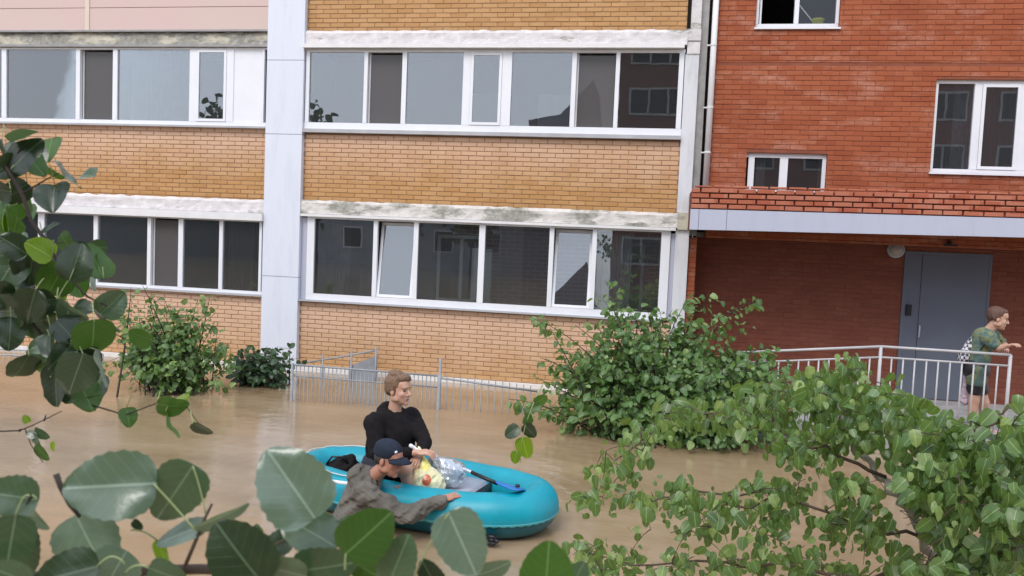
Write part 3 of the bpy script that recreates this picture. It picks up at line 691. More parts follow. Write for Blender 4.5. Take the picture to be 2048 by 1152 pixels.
c = mixc(t, mud, c, (.16,.17,.12)); L(t, c, b.inputs['Base Color']); bump(t, b, nz(t, 9, 3), .12, .02); M['teal'] = m
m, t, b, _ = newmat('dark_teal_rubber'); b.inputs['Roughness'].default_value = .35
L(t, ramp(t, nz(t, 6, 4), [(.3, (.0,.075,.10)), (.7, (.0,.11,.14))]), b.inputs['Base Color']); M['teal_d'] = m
NS, NR = 120, 20
def torus_part(name, mat, a0, a1, rad, nr, flare=0, wob=0):
    b = MB(); 
    for i in range(NS):
        k = 2*PI*i/NS; cpt = ringpt(k, BR, BZ); nx = ringpt(k+.01, BR, BZ); d = (nx-cpt).normalized(); outw = Vector((d.y, -d.x, 0))
        for j in range(nr+1):
            a = a0+(a1-a0)*j/nr; r_ = rad*(1+.012*math.sin(i*2*PI/NS*14)*wob)
            if cpt.x > -1.2: r_ *= 1.0
            lift = .03*max(0, (cpt-BC).dot(Vector((math.cos(BA), math.sin(BA), 0)))/BL)**2
            b.v.append(tuple(cpt+outw*r_*math.cos(a)+Vector((0, 0, r_*math.sin(a)*RV/BR+lift))))
    for i in range(NS):
        for j in range(nr):
            p = i*(nr+1)+j; q = ((i+1) % NS)*(nr+1)+j; b.f.append((p, q, q+1, p+1))
    return b.build(name, mat, boat, True)
torus_part('upper_tube', M['teal'], math.radians(-9), math.radians(222), BR, 18, wob=1)
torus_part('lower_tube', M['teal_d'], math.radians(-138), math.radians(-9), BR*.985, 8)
# scalloped glued seam between the two colours
b = MB()
for i in range(NS*3):
    k = 2*PI*i/(NS*3); cpt = ringpt(k, BR, BZ); d = (ringpt(k+.01, BR, BZ)-cpt).normalized(); outw = Vector((d.y, -d.x, 0)); lift = .03*max(0, (cpt-BC).dot(Vector((math.cos(BA), math.sin(BA), 0)))/BL)**2
    for a, r_ in ((-6, BR+.003), (-10-3*abs(math.sin(i*PI/5)), BR+.008), (-11-3*abs(math.sin(i*PI/5)), BR-.004)):
        a = math.radians(a); b.v.append(tuple(cpt+outw*r_*math.cos(a)+Vector((0, 0, r_*math.sin(a)*RV/BR+lift))))
n3 = NS*3
for i in range(n3):
    for j in range(2): p = i*3+j; q = ((i+1) % n3)*3+j; b.f.append((p, q, q+1, p+1))
b.build('seam', simple('pale_teal_seam', (.10,.50,.56), .4), boat, True)
b = MB(); n = 60
for i in range(n): b.v.append(tuple(ringpt(2*PI*i/n, BR*1.0, .05)))
b.f.append(tuple(range(n))); b.build('floor', M['teal'], boat)
def cushion(name, x0, x1, y0, y1, z0, z1, mat, par=boat):
    bm = bmesh.new(); bmesh.ops.create_cube(bm, size=1); 
    for v_ in bm.verts: v_.co = Vector(((x0+x1)/2+(x1-x0)*v_.co.x, (y0+y1)/2+(y1-y0)*v_.co.y, (z0+z1)/2+(z1-z0)*v_.co.z))
    bmesh.ops.bevel(bm, geom=bm.edges[:], offset=min(z1-z0, x1-x0)*.35, segments=3, affect='EDGES')
    for v_ in bm.verts: v_.co = boatpt(*v_.co)
    me = bpy.data.meshes.new(name); bm.to_mesh(me); bm.free(); me.polygons.foreach_set('use_smooth', [True]*len(me.polygons)); return link(name, me, par, mat)
M['seat'] = simple('lavender_grey_seat', (.42,.43,.50), .5, .1, 5)
cushion('seat', .28, .56, -.40, .40, .20, .265, M['seat']); cushion('seat_edge', .565, .60, -.40, .40, .12, .262, M['black'])
cushion('seat', -.55, -.28, -.40, .40, .20, .265, M['seat'])
cushion('patch', .88, 1.0, -.52, -.50, .02, .10, M['black'])
# grab rope along the left end
b = MB(); b.tube([ringpt(math.radians(a), BR*(.62+.12*math.sin(a*.35)), BZ+RV*.97) for a in range(100, 262, 6)], .006, 6); b.build('grab_rope', simple('white_rope', (.55,.60,.60), .8), boat, True)
# valve
p = ringpt(math.radians(200), BR, BZ+RV+.005); b = MB(); b.tube([p, p+Vector((0, 0, .015))], .022, 12); b.build('valve', M['black'], boat, True)

M['oar_shaft'] = simple('aluminium_shaft', (.55,.57,.62), .3, .1, 10, metal=.3); M['oar_blade'] = simple('blue_oar_blade', (.01,.17,.50), .35, .1, 6)
o1 = empty('oar', atz(1000, 965, .42)); tag(o1, 'oar with grey shaft and blue blade across the right end of the boat', 'oar')
A = at(868, 912, 6.72); B = atz(992, 966, .405); MB().tube([A, B], .015, 10).build('shaft', M['oar_shaft'], o1, True)
A2 = at(900, 931, 6.7); b = MB(); b.tube([A2+Vector((0, 0, -.022)), B+Vector((0, 0, -.022))], .013, 8); b.build('shaft_shadow_edge', M['black'], o1, True) if False else None
MB().tube([A.lerp(B, .62), A.lerp(B, 1.02)], .0165, 10).build('grip', M['black'], o1, True)
Cc = atz(1046, 984, .385); d = (Cc-B).normalized(); sd_ = d.cross(Vector((0, 0, 1))).normalized()
b = MB(); n = 12; prof = [(0, .016), (.06, .03), (.18, .062), (.45, .082), (.75, .088), (.93, .075), (1, .05)]
for u, wv_ in prof:
    P = B.lerp(Cc, u)*1.0
    for j in range(7):
        s_ = (j/6-.5)*2; b.v.append(tuple(P+sd_*wv_*s_+Vector((0, 0, .012+.010*(1-s_*s_)+.018*s_))))
for j0 in range(2):
    pass
for i in range(len(prof)-1):
    for j in range(6): b.f.append((i*7+j, i*7+j+1, i*7+j+8, i*7+j+7))
bl = b.build('blade', M['oar_blade'], o1, True); md = bl.modifiers.new('thick', 'SOLIDIFY'); md.thickness = .01
p = B.lerp(Cc, .8); MB().tube([p+Vector((0, 0, .03)), p+Vector((0, 0, .045))], .02, 10).build('cap', M['black'], o1, True)
o2 = empty('oar', atz(760, 978, .40)); tag(o2, 'white oar shaft lying along the near side behind the man in the cap', 'oar')
A = atz(646, 960, .36); B = atz(862, 990, .27); MB().tube([A, B], .014, 10).build('shaft', M['pvc'], o2, True)
B2 = B+(B-A).normalized()*.10; MB().tube([B, B2], .018, 10).build('grip', M['black'], o2, True)

# ------------------------------------------------------------------ soft bodies: joined shapes fused by a voxel remesh into one skin
def sph(bm, c, r, rot=None, seg=16):
    if isinstance(bm, Field):
        c = np.array(c, float); r_ = np.array(r if hasattr(r, '__len__') else (r, r, r), float); R_ = np.array(rot) if rot is not None else np.eye(3); ex = np.abs(R_) @ r_
        def f(P):
            q = (P-c) @ R_; k0 = np.sqrt(((q/r_)**2).sum(-1)); k1 = np.sqrt(((q/r_**2)**2).sum(-1)); return k0*(k0-1)/np.maximum(k1, 1e-6)
        bm.pr.append((c-ex, c+ex, f, min(.022, max(.003, r_.min()*.45)))); return
    q = bmesh.ops.create_uvsphere(bm, u_segments=seg, v_segments=seg//2+2, radius=1)
    Mx = Matrix.Translation(Vector(c)) @ (rot.to_4x4() if rot is not None else Matrix()) @ Matrix.Diagonal((*(r if hasattr(r, '__len__') else (r, r, r)), 1))
    bmesh.ops.transform(bm, matrix=Mx, verts=q['verts'])
def cap(bm, a, b, ra, rb, flat=1.0, fdir=None):
    A, B = np.array(a, float), np.array(b, float); d = B-A; L2 = max((d*d).sum(), 1e-9); rm = max(ra, rb)
    S = None
    if fdir is not None and flat != 1: u = d/math.sqrt(L2); S = np.array(fdir, float); S = S-u*(S@u); S /= np.linalg.norm(S)
    def f(P):
        q = P-A; t_ = np.clip((q@d)/L2, 0, 1); v = q-t_[..., None]*d
        if S is not None: h = v@S; v = v+(h/flat-h)[..., None]*S
        return np.sqrt((v*v).sum(-1))-(ra+(rb-ra)*t_)
    bm.pr.append((np.minimum(A, B)-rm, np.maximum(A, B)+rm, f, min(.03, max(.0022, min(ra, rb)*.4))))
class Field:
    """a distance field: rounded shapes melted together, then skinned as one mesh"""
    def __init__(s): s.pr = []
def soft(name, fn, mat, parent, vox=.007, smooth=5, wr=None):
    F = Field(); fn(F); vox = max(vox, .0055)
    lo = np.min([p[0] for p in F.pr], axis=0)-.03; hi = np.max([p[1] for p in F.pr], axis=0)+.03
    n = np.ceil((hi-lo)/vox).astype(int)+2; D = np.full(n, .05, np.float32)
    for (a, b_, f, k) in F.pr:
        i0 = np.maximum(np.floor((a-.03-lo)/vox).astype(int), 0); i1 = np.minimum(np.ceil((b_+.03-lo)/vox).astype(int)+1, n)
        g = [(lo[i]+vox*np.arange(i0[i], i1[i])).astype(np.float32) for i in range(3)]
        P = np.stack(np.meshgrid(*g, indexing='ij'), -1); d = f(P); sl_ = tuple(slice(i0[i], i1[i]) for i in range(3)); o = D[sl_]
        h = np.clip(.5+.5*(o-d)/k, 0, 1); D[sl_] = o*(1-h)+d*h-k*h*(1-h)
    if wr:
        amp, fr, st = wr; fr *= 2.6 if fr < 30 else 3
        rs = np.random.RandomState(len(name)*7+int(abs(lo[0])*100))
        idx = [lo[i]+vox*np.arange(n[i]) for i in range(3)]; X, Y, Z = np.meshgrid(*idx, indexing='ij'); W_ = np.zeros(n, np.float32)
        for q in range(14):
            v = rs.normal(size=3)*fr*(.8+q*.16)*np.array(st); ph = rs.rand()*6.28; v2 = rs.normal(size=3)*fr*.7
            W_ += (np.sin(X*v[0]+Y*v[1]+Z*v[2]+ph+1.3*np.sin(X*v2[0]+Y*v2[1]+Z*v2[2]))*(1/(1+.12*q))).astype(np.float32)
        D += W_*amp*(.26 if fr < 60 else .16)
    ins = D < 0; c = n-1
    cs = [D[i:c[0]+i, j:c[1]+j, k:c[2]+k] for i in (0, 1) for j in (0, 1) for k in (0, 1)]
    cnt = sum((q < 0).astype(np.int8) for q in cs); mixed = (cnt > 0) & (cnt < 8); ids = np.full(c, -1, np.int64); cell = np.argwhere(mixed); ids[mixed] = np.arange(len(cell))
    vals = np.stack([q[mixed] for q in cs], -1); off = np.array([(i, j, k) for i in (0, 1) for j in (0, 1) for k in (0, 1)], float)
    acc = np.zeros((len(cell), 3)); m_ = np.zeros(len(cell))
    for a in range(8):
        for b_ in range(a+1, 8):
            if abs(off[a]-off[b_]).sum() != 1: continue
            va, vb = vals[:, a], vals[:, b_]; x = (va < 0) != (vb < 0); t_ = np.where(x, va/(va-vb+1e-12), 0)
            acc += np.where(x[:, None], off[a]+(off[b_]-off[a])*t_[:, None], 0); m_ += x
    vs = lo+vox*(cell+acc/m_[:, None]); faces = []
    for ax in range(3):
        o1, o2 = [i for i in range(3) if i != ax]
        sa = [slice(1, c[i]) for i in range(3)]; sa[ax] = slice(0, c[ax]); sb = list(sa); sb[ax] = slice(1, c[ax]+1)
        A_ = ins[tuple(sa)]; B_ = ins[tuple(sb)]
        for flip, msk in ((False, A_ & ~B_), (True, ~A_ & B_)):
            e = np.argwhere(msk)
            if not len(e): continue
            e[:, o1] += 1; e[:, o2] += 1
            def idd(d1, d2):
                q = e.copy(); q[:, o1] -= d1; q[:, o2] -= d2; return ids[q[:, 0], q[:, 1], q[:, 2]]
            f = np.stack([idd(0, 0), idd(1, 0), idd(1, 1), idd(0, 1)], -1)
            if flip != (ax == 1): f = f[:, ::-1]
            faces.append(f)
    fs = np.concatenate(faces); fs = fs[(fs >= 0).all(1)]
    for _ in range(2):   # light relaxation
        s_ = np.zeros_like(vs); k_ = np.zeros(len(vs))
        for i in range(4):
            a, b_ = fs[:, i], fs[:, (i+1) % 4]; np.add.at(s_, a, vs[b_]); np.add.at(k_, a, 1); np.add.at(s_, b_, vs[a]); np.add.at(k_, b_, 1)
        vs = vs*.5+.5*s_/np.maximum(k_, 1)[:, None]
    me = bpy.data.meshes.new(name); me.from_pydata(vs.tolist(), [], fs.tolist()); me.validate(); me.update()
    me.polygons.foreach_set('use_smooth', [True]*len(me.polygons)); return link(name, me, parent, mat)
def skinmat(name, col):
    m, t, b, _ = newmat(name); b.inputs['Roughness'].default_value = .5; b.inputs['Subsurface Weight'].default_value = .12; b.inputs['Subsurface Scale'].default_value = .02
    L(t, ramp(t, nz(t, 14, 4), [(.3, (col[0]*.88, col[1]*.78, col[2]*.74)), (.7, col)]), b.inputs['Base Color']); return m
M['skin'] = skinmat('fair_skin', (.56,.34,.25)); M['skin2'] = skinmat('ruddy_skin', (.44,.22,.15)); M['skin3'] = skinmat('porch_skin', (.55,.34,.25))
M['lip'] = simple('lips', (.32,.11,.09), .5); M['eye'] = simple('dark_eye', (.015,.012,.01), .3)
def hairmat(name, c1, c2):
    m, t, b, _ = newmat(name); b.inputs['Roughness'].default_value = .6; f = nz(t, 60, 4, .7, (1, 1, .35)); L(t, ramp(t, f, [(.35, c1), (.65, c2)]), b.inputs['Base Color']); bump(t, b, f, .8, .01); return m
M['hair1'] = hairmat('sandy_brown_hair', (.10,.055,.032), (.24,.14,.08)); M['hair2'] = hairmat('dark_hair', (.015,.01,.008), (.04,.025,.018)); M['hair3'] = hairmat('brown_hair', (.06,.028,.018), (.15,.075,.05))
class Head:
    def __init__(s, c, fwd, up=(0, 0, 1), k=1.0):
        s.c = Vector(c); f = Vector(fwd).normalized(); u = Vector(up); u = (u-f*u.dot(f)).normalized(); r = f.cross(u); s.k = k
        s.R = Matrix((r, f, u)).transposed(); s.f, s.u, s.r = f, u, r
    def p(s, x, y, z): return s.c+s.R @ (Vector((x, y, z))*s.k)
    def e(s, bm, c, r): sph(bm, s.p(*c), tuple(v*s.k for v in r), s.R)
    def skull(s, bm):
        s.e(bm, (0, -.018, .035), (.073, .094, .083)); s.e(bm, (0, .03, -.03), (.060, .062, .078)); s.e(bm, (0, .045, -.078), (.040, .040, .036))
        s.e(bm, (0, .074, -.098), (.020, .017, .017)); s.e(bm, (0, .074, .030), (.048, .018, .014)); s.e(bm, (0, .045, .05), (.055, .045, .045))
        cap(bm, s.p(0, .086, .012), s.p(0, .108, -.026), .0085*s.k, .0125*s.k); s.e(bm, (.012, .092, -.032), (.010, .010, .008)); s.e(bm, (-.012, .092, -.032), (.010, .010, .008))
        for q in (-1, 1):
            s.e(bm, (q*.074, -.008, -.012), (.010, .018, .030)); s.e(bm, (q*.036, .062, -.025), (.022, .020, .022)); s.e(bm, (q*.050, .005, -.062), (.016, .040, .026))
        s.e(bm, (0, .086, -.058), (.022, .010, .007)); s.e(bm, (0, .084, -.070), (.019, .010, .007))
    def details(s, parent):
        b = bmesh.new()
        for q in (-1, 1):
            bm = bmesh.new(); s.e(bm, (q*.029, .0765, .004), (.012, .008, .006)); me = bpy.data.meshes.new('eye'); bm.to_mesh(me); bm.free(); link('eye', me, parent, M['eye'])
            bm = bmesh.new(); s.e(bm, (q*.030, .086, .023), (.018, .006, .0035)); me = bpy.data.meshes.new('eyebrow'); bm.to_mesh(me); bm.free(); link('eyebrow', me, parent, s.hair)
        bm = bmesh.new(); s.e(bm, (0, .0905, -.0605), (.019, .0065, .0042)); s.e(bm, (0, .089, -.069), (.016, .0065, .0045)); me = bpy.data.meshes.new('lips'); bm.to_mesh(me); bm.free(); link('lips', me, parent, M['lip'])
def hand(bm, wrist, fwd, palm, k=1.0, curl=.9, thumb=1):
    """palm + five curled fingers; palm = direction the palm faces"""
    f = Vector(fwd).normalized(); p = Vector(palm); p = (p-f*p.dot(f)).normalized(); s = f.cross(p)*thumb; w_ = Vector(wrist)
    cen = w_+f*.045*k; R_ = Matrix((s, f, p)).transposed(); sph(bm, cen, (.042*k, .052*k, .017*k), R_)
    for i, (o_, ln) in enumerate(((-.033, .062), (-.012, .074), (.011, .078), (.033, .070))):
        q = w_+f*.085*k+s*o_*k; d = f; r_ = .0088*k
        for j, (sl_, rot) in enumerate(((.45, .35), (.32, .6), (.23, .5))):
            a = rot*curl; d = (d*math.cos(a)+p*math.sin(a)).normalized(); e = q+d*ln*sl_*k; cap(bm, q, e, r_, r_*.92); q = e; r_ *= .92
    q = w_+f*.025*k+s*.035*k; d = (f*.6+s*.7+p*.25).normalized(); e = q+d*.04*k; cap(bm, q, e, .0115*k, .010*k); d = (f*.85+s*.2+p*.5).normalized(); cap(bm, e, e+d*.032*k, .010*k, .0085*k)
def V(*a): return Vector(a)

# young man in a black hoodie, sitting on the left seat
P1 = empty('person', (-2.3, 6.85, .26)); tag(P1, 'young man in black hoodie sitting upright in the boat, looking right', 'person')
fw = V(.80, -.60, 0).normalized(); lt = V(.60, .80, 0).normalized()
hipc = V(-2.33, 6.86, .34); neck = at(787, 822, 6.78); hc = at(798, 779, 6.74)
H1 = Head(hc, (.93, -.34, -.03), (-.02, 0, 1), 1.13); H1.hair = M['hair1']
shR = neck-lt*.20+V(0, 0, -.075); shL = neck+lt*.20+V(0, 0, -.075)
elR = at(752, 905, 6.52); hdR = at(835, 905, 6.50); elL = at(850, 884, 6.76); hdL = at(838, 908, 6.60)
kR = at(808, 936, 6.36); fR = at(825, 1000, 6.45); kL = at(845, 948, 6.72); fL = at(900, 985, 6.70)
def body1(bm):
    H1.skull(bm); cap(bm, neck+V(0, 0, -.05), hc+H1.u*-.06-H1.f*.015, .062, .056)
    cap(bm, hipc, neck+V(0, 0, -.12), .15, .13, .7, fw); cap(bm, shR, shL, .06, .06)
    for s_, e_, h_, sg_ in ((shR, elR, hdR, 1), (shL, elL, hdL, -1)):
        cap(bm, s_, e_, .05, .04); cap(bm, e_, h_, .04, .027); hand(bm, h_, (h_-e_), V(.1, .2, -1) if sg_ > 0 else V(-.4, -.3, -1), 1.1, 1.2, sg_)
    for h0, k_, f_ in ((hipc-lt*.09, kR, fR), (hipc+lt*.09, kL, fL)):
        cap(bm, h0+V(0, 0, -.01), k_, .09, .075); cap(bm, k_, f_, .058, .036); cap(bm, f_, f_+fw*.16+V(0, 0, -.02), .036, .026)
soft('body', body1, M['skin'], P1, .0055, 3); H1.details(P1.children[0] if False else P1)
def hood1(bm):
    cap(bm, hipc+V(.02, 0, -.02), hipc.lerp(neck, .55), .19, .20, .8, fw); cap(bm, hipc.lerp(neck, .45), neck+V(0, 0, -.15), .20, .165, .78, fw); cap(bm, hipc+fw*.08+lt*.03, hipc.lerp(neck, .6)+fw*.07+lt*.03, .19, .17)
    cap(bm, shR, shL, .085, .085); cap(bm, neck+V(0, 0, -.11), neck+V(0, 0, -.055), .12, .085)
    for s_, e_, h_ in ((shR, elR, hdR), (shL, elL, hdL)):
        cap(bm, s_, e_, .08, .064); cap(bm, e_, e_.lerp(h_, .80), .062, .044)
    # hood lying behind the neck
    for a in range(-110, 111, 12):
        r_ = math.radians(a); d = -fw*math.cos(r_)+lt*math.sin(r_); sph(bm, neck+d*.092+V(0, 0, -.035+.055*math.cos(r_)), (.042, .042, .040+.018*math.cos(r_)))
    sph(bm, neck-fw*.13+V(0, 0, -.03), (.08, .08, .075))
M['hoodie'] = simple('black_hoodie_cloth', (.012,.010,.011), .9, .3, 14, bmp=.3, spec=.2)
soft('hoodie', hood1, M['hoodie'], P1, .008, 5, (.010, 9, (1, 1, .7)))
def short1(bm):
    cap(bm, hipc-lt*.06, hipc+lt*.06, .15, .15)
    for h0, k_ in ((hipc-lt*.09, kR), (hipc+lt*.09, kL)): cap(bm, h0, h0.lerp(k_, .62), .11, .092)
soft('shorts', short1, simple('dark_shorts', (.02,.021,.03), .85), P1, .009, 4, (.006, 12, (1, 1, 1)))
def hair1(bm):
    H1.e(bm, (0, -.030, .052), (.083, .100, .086)); H1.e(bm, (0, .030, .098), (.062, .058, .036)); H1.e(bm, (0, -.075, .0), (.068, .046, .062))
    for q in (-1, 1): H1.e(bm, (q*.066, -.030, .02), (.020, .050, .050))
    H1.e(bm, (-.02, .062, .088), (.040, .028, .020)); H1.e(bm, (.01, -.03, .125), (.05, .06, .03))
soft('hair', hair1, M['hair1'], P1, .005, 2, (.008, 45, (1, 1, .5)))

# man in grey-brown jacket and cap, wading, leaning over the near tube
P2 = empty('person', (-2.45, 5.9, -1)); tag(P2, 'man in grey brown jacket and navy cap wading beside the boat and leaning on it', 'person')
hc = at(778, 918, 6.12); H2 = Head(hc, (.93, -.26, -.16), (.17, 0, 1), 1.16); H2.hair = M['hair2']
neck = at(745, 955, 6.16); fw2 = V(.75, .25, -.15).normalized(); lt2 = V(-.15, .98, .05).normalized()
shR = at(727, 985, 5.98); shL = at(742, 958, 6.36); elR = at(810, 1031, 5.92); hdR = at(887, 999, 6.12); elL = at(765, 985, 6.50); hdL = at(783, 975, 6.38)
hp = at(685, 1075, 5.95)
def body2(bm):
    H2.skull(bm); cap(bm, neck+V(-.03, 0, -.03), hc-H2.u*.06-H2.f*.015, .062, .056); cap(bm, hp, neck+V(-.06, 0, -.1), .15, .14, .75, fw2); cap(bm, shR, shL, .06, .06)
    for s_, e_, h_, sg_ in ((shR, elR, hdR, 1), (shL, elL, hdL, -1)):
        cap(bm, s_, e_, .05, .04); cap(bm, e_, h_, .04, .028); hand(bm, h_, (h_-e_)+V(.0, .0, -.01), V(0, .2, -1), 1.12, .45, sg_)
    for q in (-1, 1):
        k_ = hp+lt2*.1*q+V(.05, 0, -.45); cap(bm, hp+lt2*.1*q, k_, .09, .06); cap(bm, k_, k_+V(-.05, 0, -.42), .06, .04)
soft('body', body2, M['skin2'], P2, .0055, 3); H2.details(P2)
def jack(bm):
    cap(bm, hp+V(-.03, 0, -.5), hp, .21, .195, .85, fw2); cap(bm, hp, neck+V(-.08, 0, -.12), .185, .175, .8, fw2); cap(bm, shR, shL, .095, .09)
    sph(bm, neck+V(-.08, 0, -.02), (.13, .15, .09)); sph(bm, neck+V(-.115, 0, .02), (.085, .12, .07))
    cap(bm, neck+V(-.05, 0, -.07), neck+V(-.015, 0, -.02), .11, .085)
    for s_, e_, h_ in ((shR, elR, hdR), (shL, elL, hdL)):
        cap(bm, s_, e_, .088, .072); cap(bm, e_, e_.lerp(h_, .88), .070, .050); cap(bm, e_.lerp(h_, .86), e_.lerp(h_, .92), .053, .053)
M['jacket'] = simple('grey_brown_jacket', (.150,.135,.112), .8, .4, 5, bmp=.35, spec=.25, col2=(.09,.08,.068))
soft('jacket', jack, M['jacket'], P2, .007, 4, (.018, 11, (1, 1, 1.3)))
b = MB(); b.tube([neck+V(.055, -.06, -.0), shR.lerp(neck, .4)+V(.11, .0, -.12), hp.lerp(neck, .55)+V(.17, -.02, -.0), hp+V(.20, -.05, 0)], .009, 6); b.build('zip', M['black'], P2, True)
def capfn(bm): H2.e(bm, (0, -.022, .058), (.085, .104, .078))
M['navy'] = simple('navy_cap_cloth', (.018,.026,.045), .8, .3, 14, spec=.25)
cp = soft('cap', lambda bm: (H2.e(bm, (0, -.020, .066), (.084, .104, .072)), H2.e(bm, (0, -.03, .035), (.082, .096, .04))), M['navy'], P2, .005, 3)
b = MB(); n = 16
for i in range(n+1):
    a = -1.25+2.5*i/n
    for r_, dz in ((.082, .0), (.125, -.006), (.168, -.020)):
        b.v.append(tuple(H2.p(math.sin(a)*min(r_, .086+(r_-.082)*.15), .012+math.cos(a)*r_*.98, .042+dz-.018*math.sin(a)**2)))
for i in range(n):
    for j in range(2): b.f.append((i*3+j, i*3+j+3, i*3+j+4, i*3+j+1))
br = b.build('cap_brim', M['navy'], P2, True); md = br.modifiers.new('t', 'SOLIDIFY'); md.thickness = .006
p = H2.p(.055, .062, .085); bm = bmesh.new(); H2.e(bm, (.045, .072, .082), (.016, .007, .010)); me = bpy.data.meshes.new('cap_badge'); bm.to_mesh(me); bm.free(); link('cap_badge', me, P2, M['pvc'])
soft('hair', lambda bm: (H2.e(bm, (0, -.058, -.005), (.070, .050, .052)), H2.e(bm, (.066, -.02, .0), (.014, .03, .035)), H2.e(bm, (-.066, -.02, .0), (.014, .03, .035))), M['hair2'], P2, .005, 2, (.004, 45, (1, 1, .5)))

# man on the porch leaning on the railing
P3 = empty('person', (4.1, 11.0, .19)); tag(P3, 'man in camouflage t-shirt and shorts leaning on the porch railing by the steel door', 'person')
YP = 10.98
hc = at(1996, 637, YP-.05); H3 = Head(hc, (.93, -.22, -.18), (.25, 0, 1), 1.12); H3.hair = M['hair3']
neck = at(1977, 662, YP); hip = at(1951, 738, YP+.02); shR = at(1976, 676, YP-.17); shL = at(1985, 672, YP+.19); fw3 = V(.85, -.3, -.3).normalized(); lt3 = V(.15, .98, 0).normalized()
elR = at(1998, 696, YP-.22); hdR = at(2014, 692, 10.68); elL = at(2008, 690, YP+.16); hdL = at(2010, 697, 10.88)
kR = at(1948, 800, YP-.05); kL = at(1968, 805, YP+.1); aR = V(kR.x-.02, kR.y, .24); aL = V(kL.x+.02, kL.y+.03, .24)
def body3(bm):
    H3.skull(bm); cap(bm, neck+V(-.02, 0, -.03), hc-H3.u*.06-H3.f*.015, .062, .055); cap(bm, hip, neck+V(-.05, 0, -.1), .14, .14, .75, fw3); cap(bm, shR, shL, .06, .06)
    for s_, e_, h_, sg_ in ((shR, elR, hdR, 1), (shL, elL, hdL, -1)):
        cap(bm, s_, e_, .052, .042); cap(bm, e_, h_, .042, .029); hand(bm, h_, (h_-e_), V(0, .2, -1), 1.05, 1.1, sg_)
    for q, k_, a_ in ((-1, kR, aR), (1, kL, aL)):
        cap(bm, hip+lt3*.09*q, k_, .088, .062); cap(bm, k_, a_, .062, .040); cap(bm, a_, a_+V(.16, -.03, -.03), .036, .028)
soft('body', body3, M['skin3'], P3, .006, 3); H3.details(P3)
m, t, b, _ = newmat('camouflage_cloth'); b.inputs['Roughness'].default_value = .85
c = ramp(t, nz(t, 9, 2), [(.40, (.075,.13,.12)), (.50, (.14,.17,.10)), (.60, (.27,.25,.08)), (.66, (.06,.075,.05))], 'CONSTANT'); L(t, c, b.inputs['Base Color']); M['camo'] = m
def shirt(bm):
    cap(bm, hip+V(.01, 0, -.03), neck+V(-.06, 0, -.11), .165, .16, .8, fw3); cap(bm, shR, shL, .085, .085); cap(bm, neck+V(-.05, 0, -.06), neck+V(-.01, 0, -.03), .10, .075)
    for s_, e_ in ((shR, elR), (shL, elL)): cap(bm, s_, s_.lerp(e_, .6), .082, .072)
soft('t_shirt', shirt, M['camo'], P3, .008, 4, (.010, 12, (1, 1, 1)))
def shorts3(bm):
    cap(bm, hip-lt3*.05, hip+lt3*.05, .155, .155)
    for q, k_ in ((-1, kR), (1, kL)): cap(bm, hip+lt3*.09*q, (hip+lt3*.09*q).lerp(k_, .62), .115, .10)
soft('shorts', shorts3, M['black'], P3, .009, 4)
def hem(bm):
    for q, k_ in ((-1, kR), (1, kL)): cap(bm, hip+lt3*.09*q, (hip+lt3*.09*q).lerp(k_, .34), .125, .118)
soft('camouflage_hem', hem, M['camo'], P3, .009, 4)
soft('hair', lambda bm: (H3.e(bm, (0, -.030, .052), (.082, .098, .082)), H3.e(bm, (0, -.065, .01), (.066, .048, .055)), H3.e(bm, (0, .03, .09), (.06, .05, .03)), H3.e(bm, (.066, -.03, .01), (.018, .04, .045)), H3.e(bm, (-.066, -.03, .01), (.018, .04, .045))), M['hair3'], P3, .005, 2, (.006, 45, (1, 1, .5)))
# checked bag hanging on his back
m, t, b, _ = newmat('checked_cloth'); b.inputs['Roughness'].default_value = .8
ck = N(t, 'ShaderNodeTexChecker', Scale=26); L(t, pos(t, (1, 1, 1)), ck.inputs['Vector']); ck.inputs['Color1'].default_value = (.55,.52,.55,1); ck.inputs['Color2'].default_value = (.05,.05,.07,1); L(t, ck.outputs[0], b.inputs['Base Color'])
bgp = empty('bag', at(1935, 695, YP)); tag(bgp, 'white and black checked bag on the back of the man on the porch', 'bag')
A = at(1956, 668, YP+.02); B = at(1932, 706, YP+.02)
soft('sack', lambda bm: (cap(bm, A, B, .045, .075, 1, fw3), sph(bm, B+V(-.02, 0, -.06), (.07, .10, .09))), m, bgp, .008, 4, (.008, 14, (1, 1, 1)))
MB().tube([A, neck+V(-.02, -.10, .0), shR+V(.02, -.05, .02), B+V(.05, -.10, -.05)], .010, 6).build('strap', M['black'], bgp, True)
pk = at(1931, 775, YP+.05); px_bag = empty('cloth_bundle', (pk.x, pk.y, .3)); tag(px_bag, 'pale lilac bag hanging low beside the bare legs of the man on the porch', 'bag')
soft('bag_body', lambda bm: (cap(bm, at(1934, 745, YP+.05), at(1930, 800, YP+.05), .035, .062),), simple('lilac_plastic', (.50,.40,.47), .4), px_bag, .008, 3, (.01, 14, (1, 1, 1)))

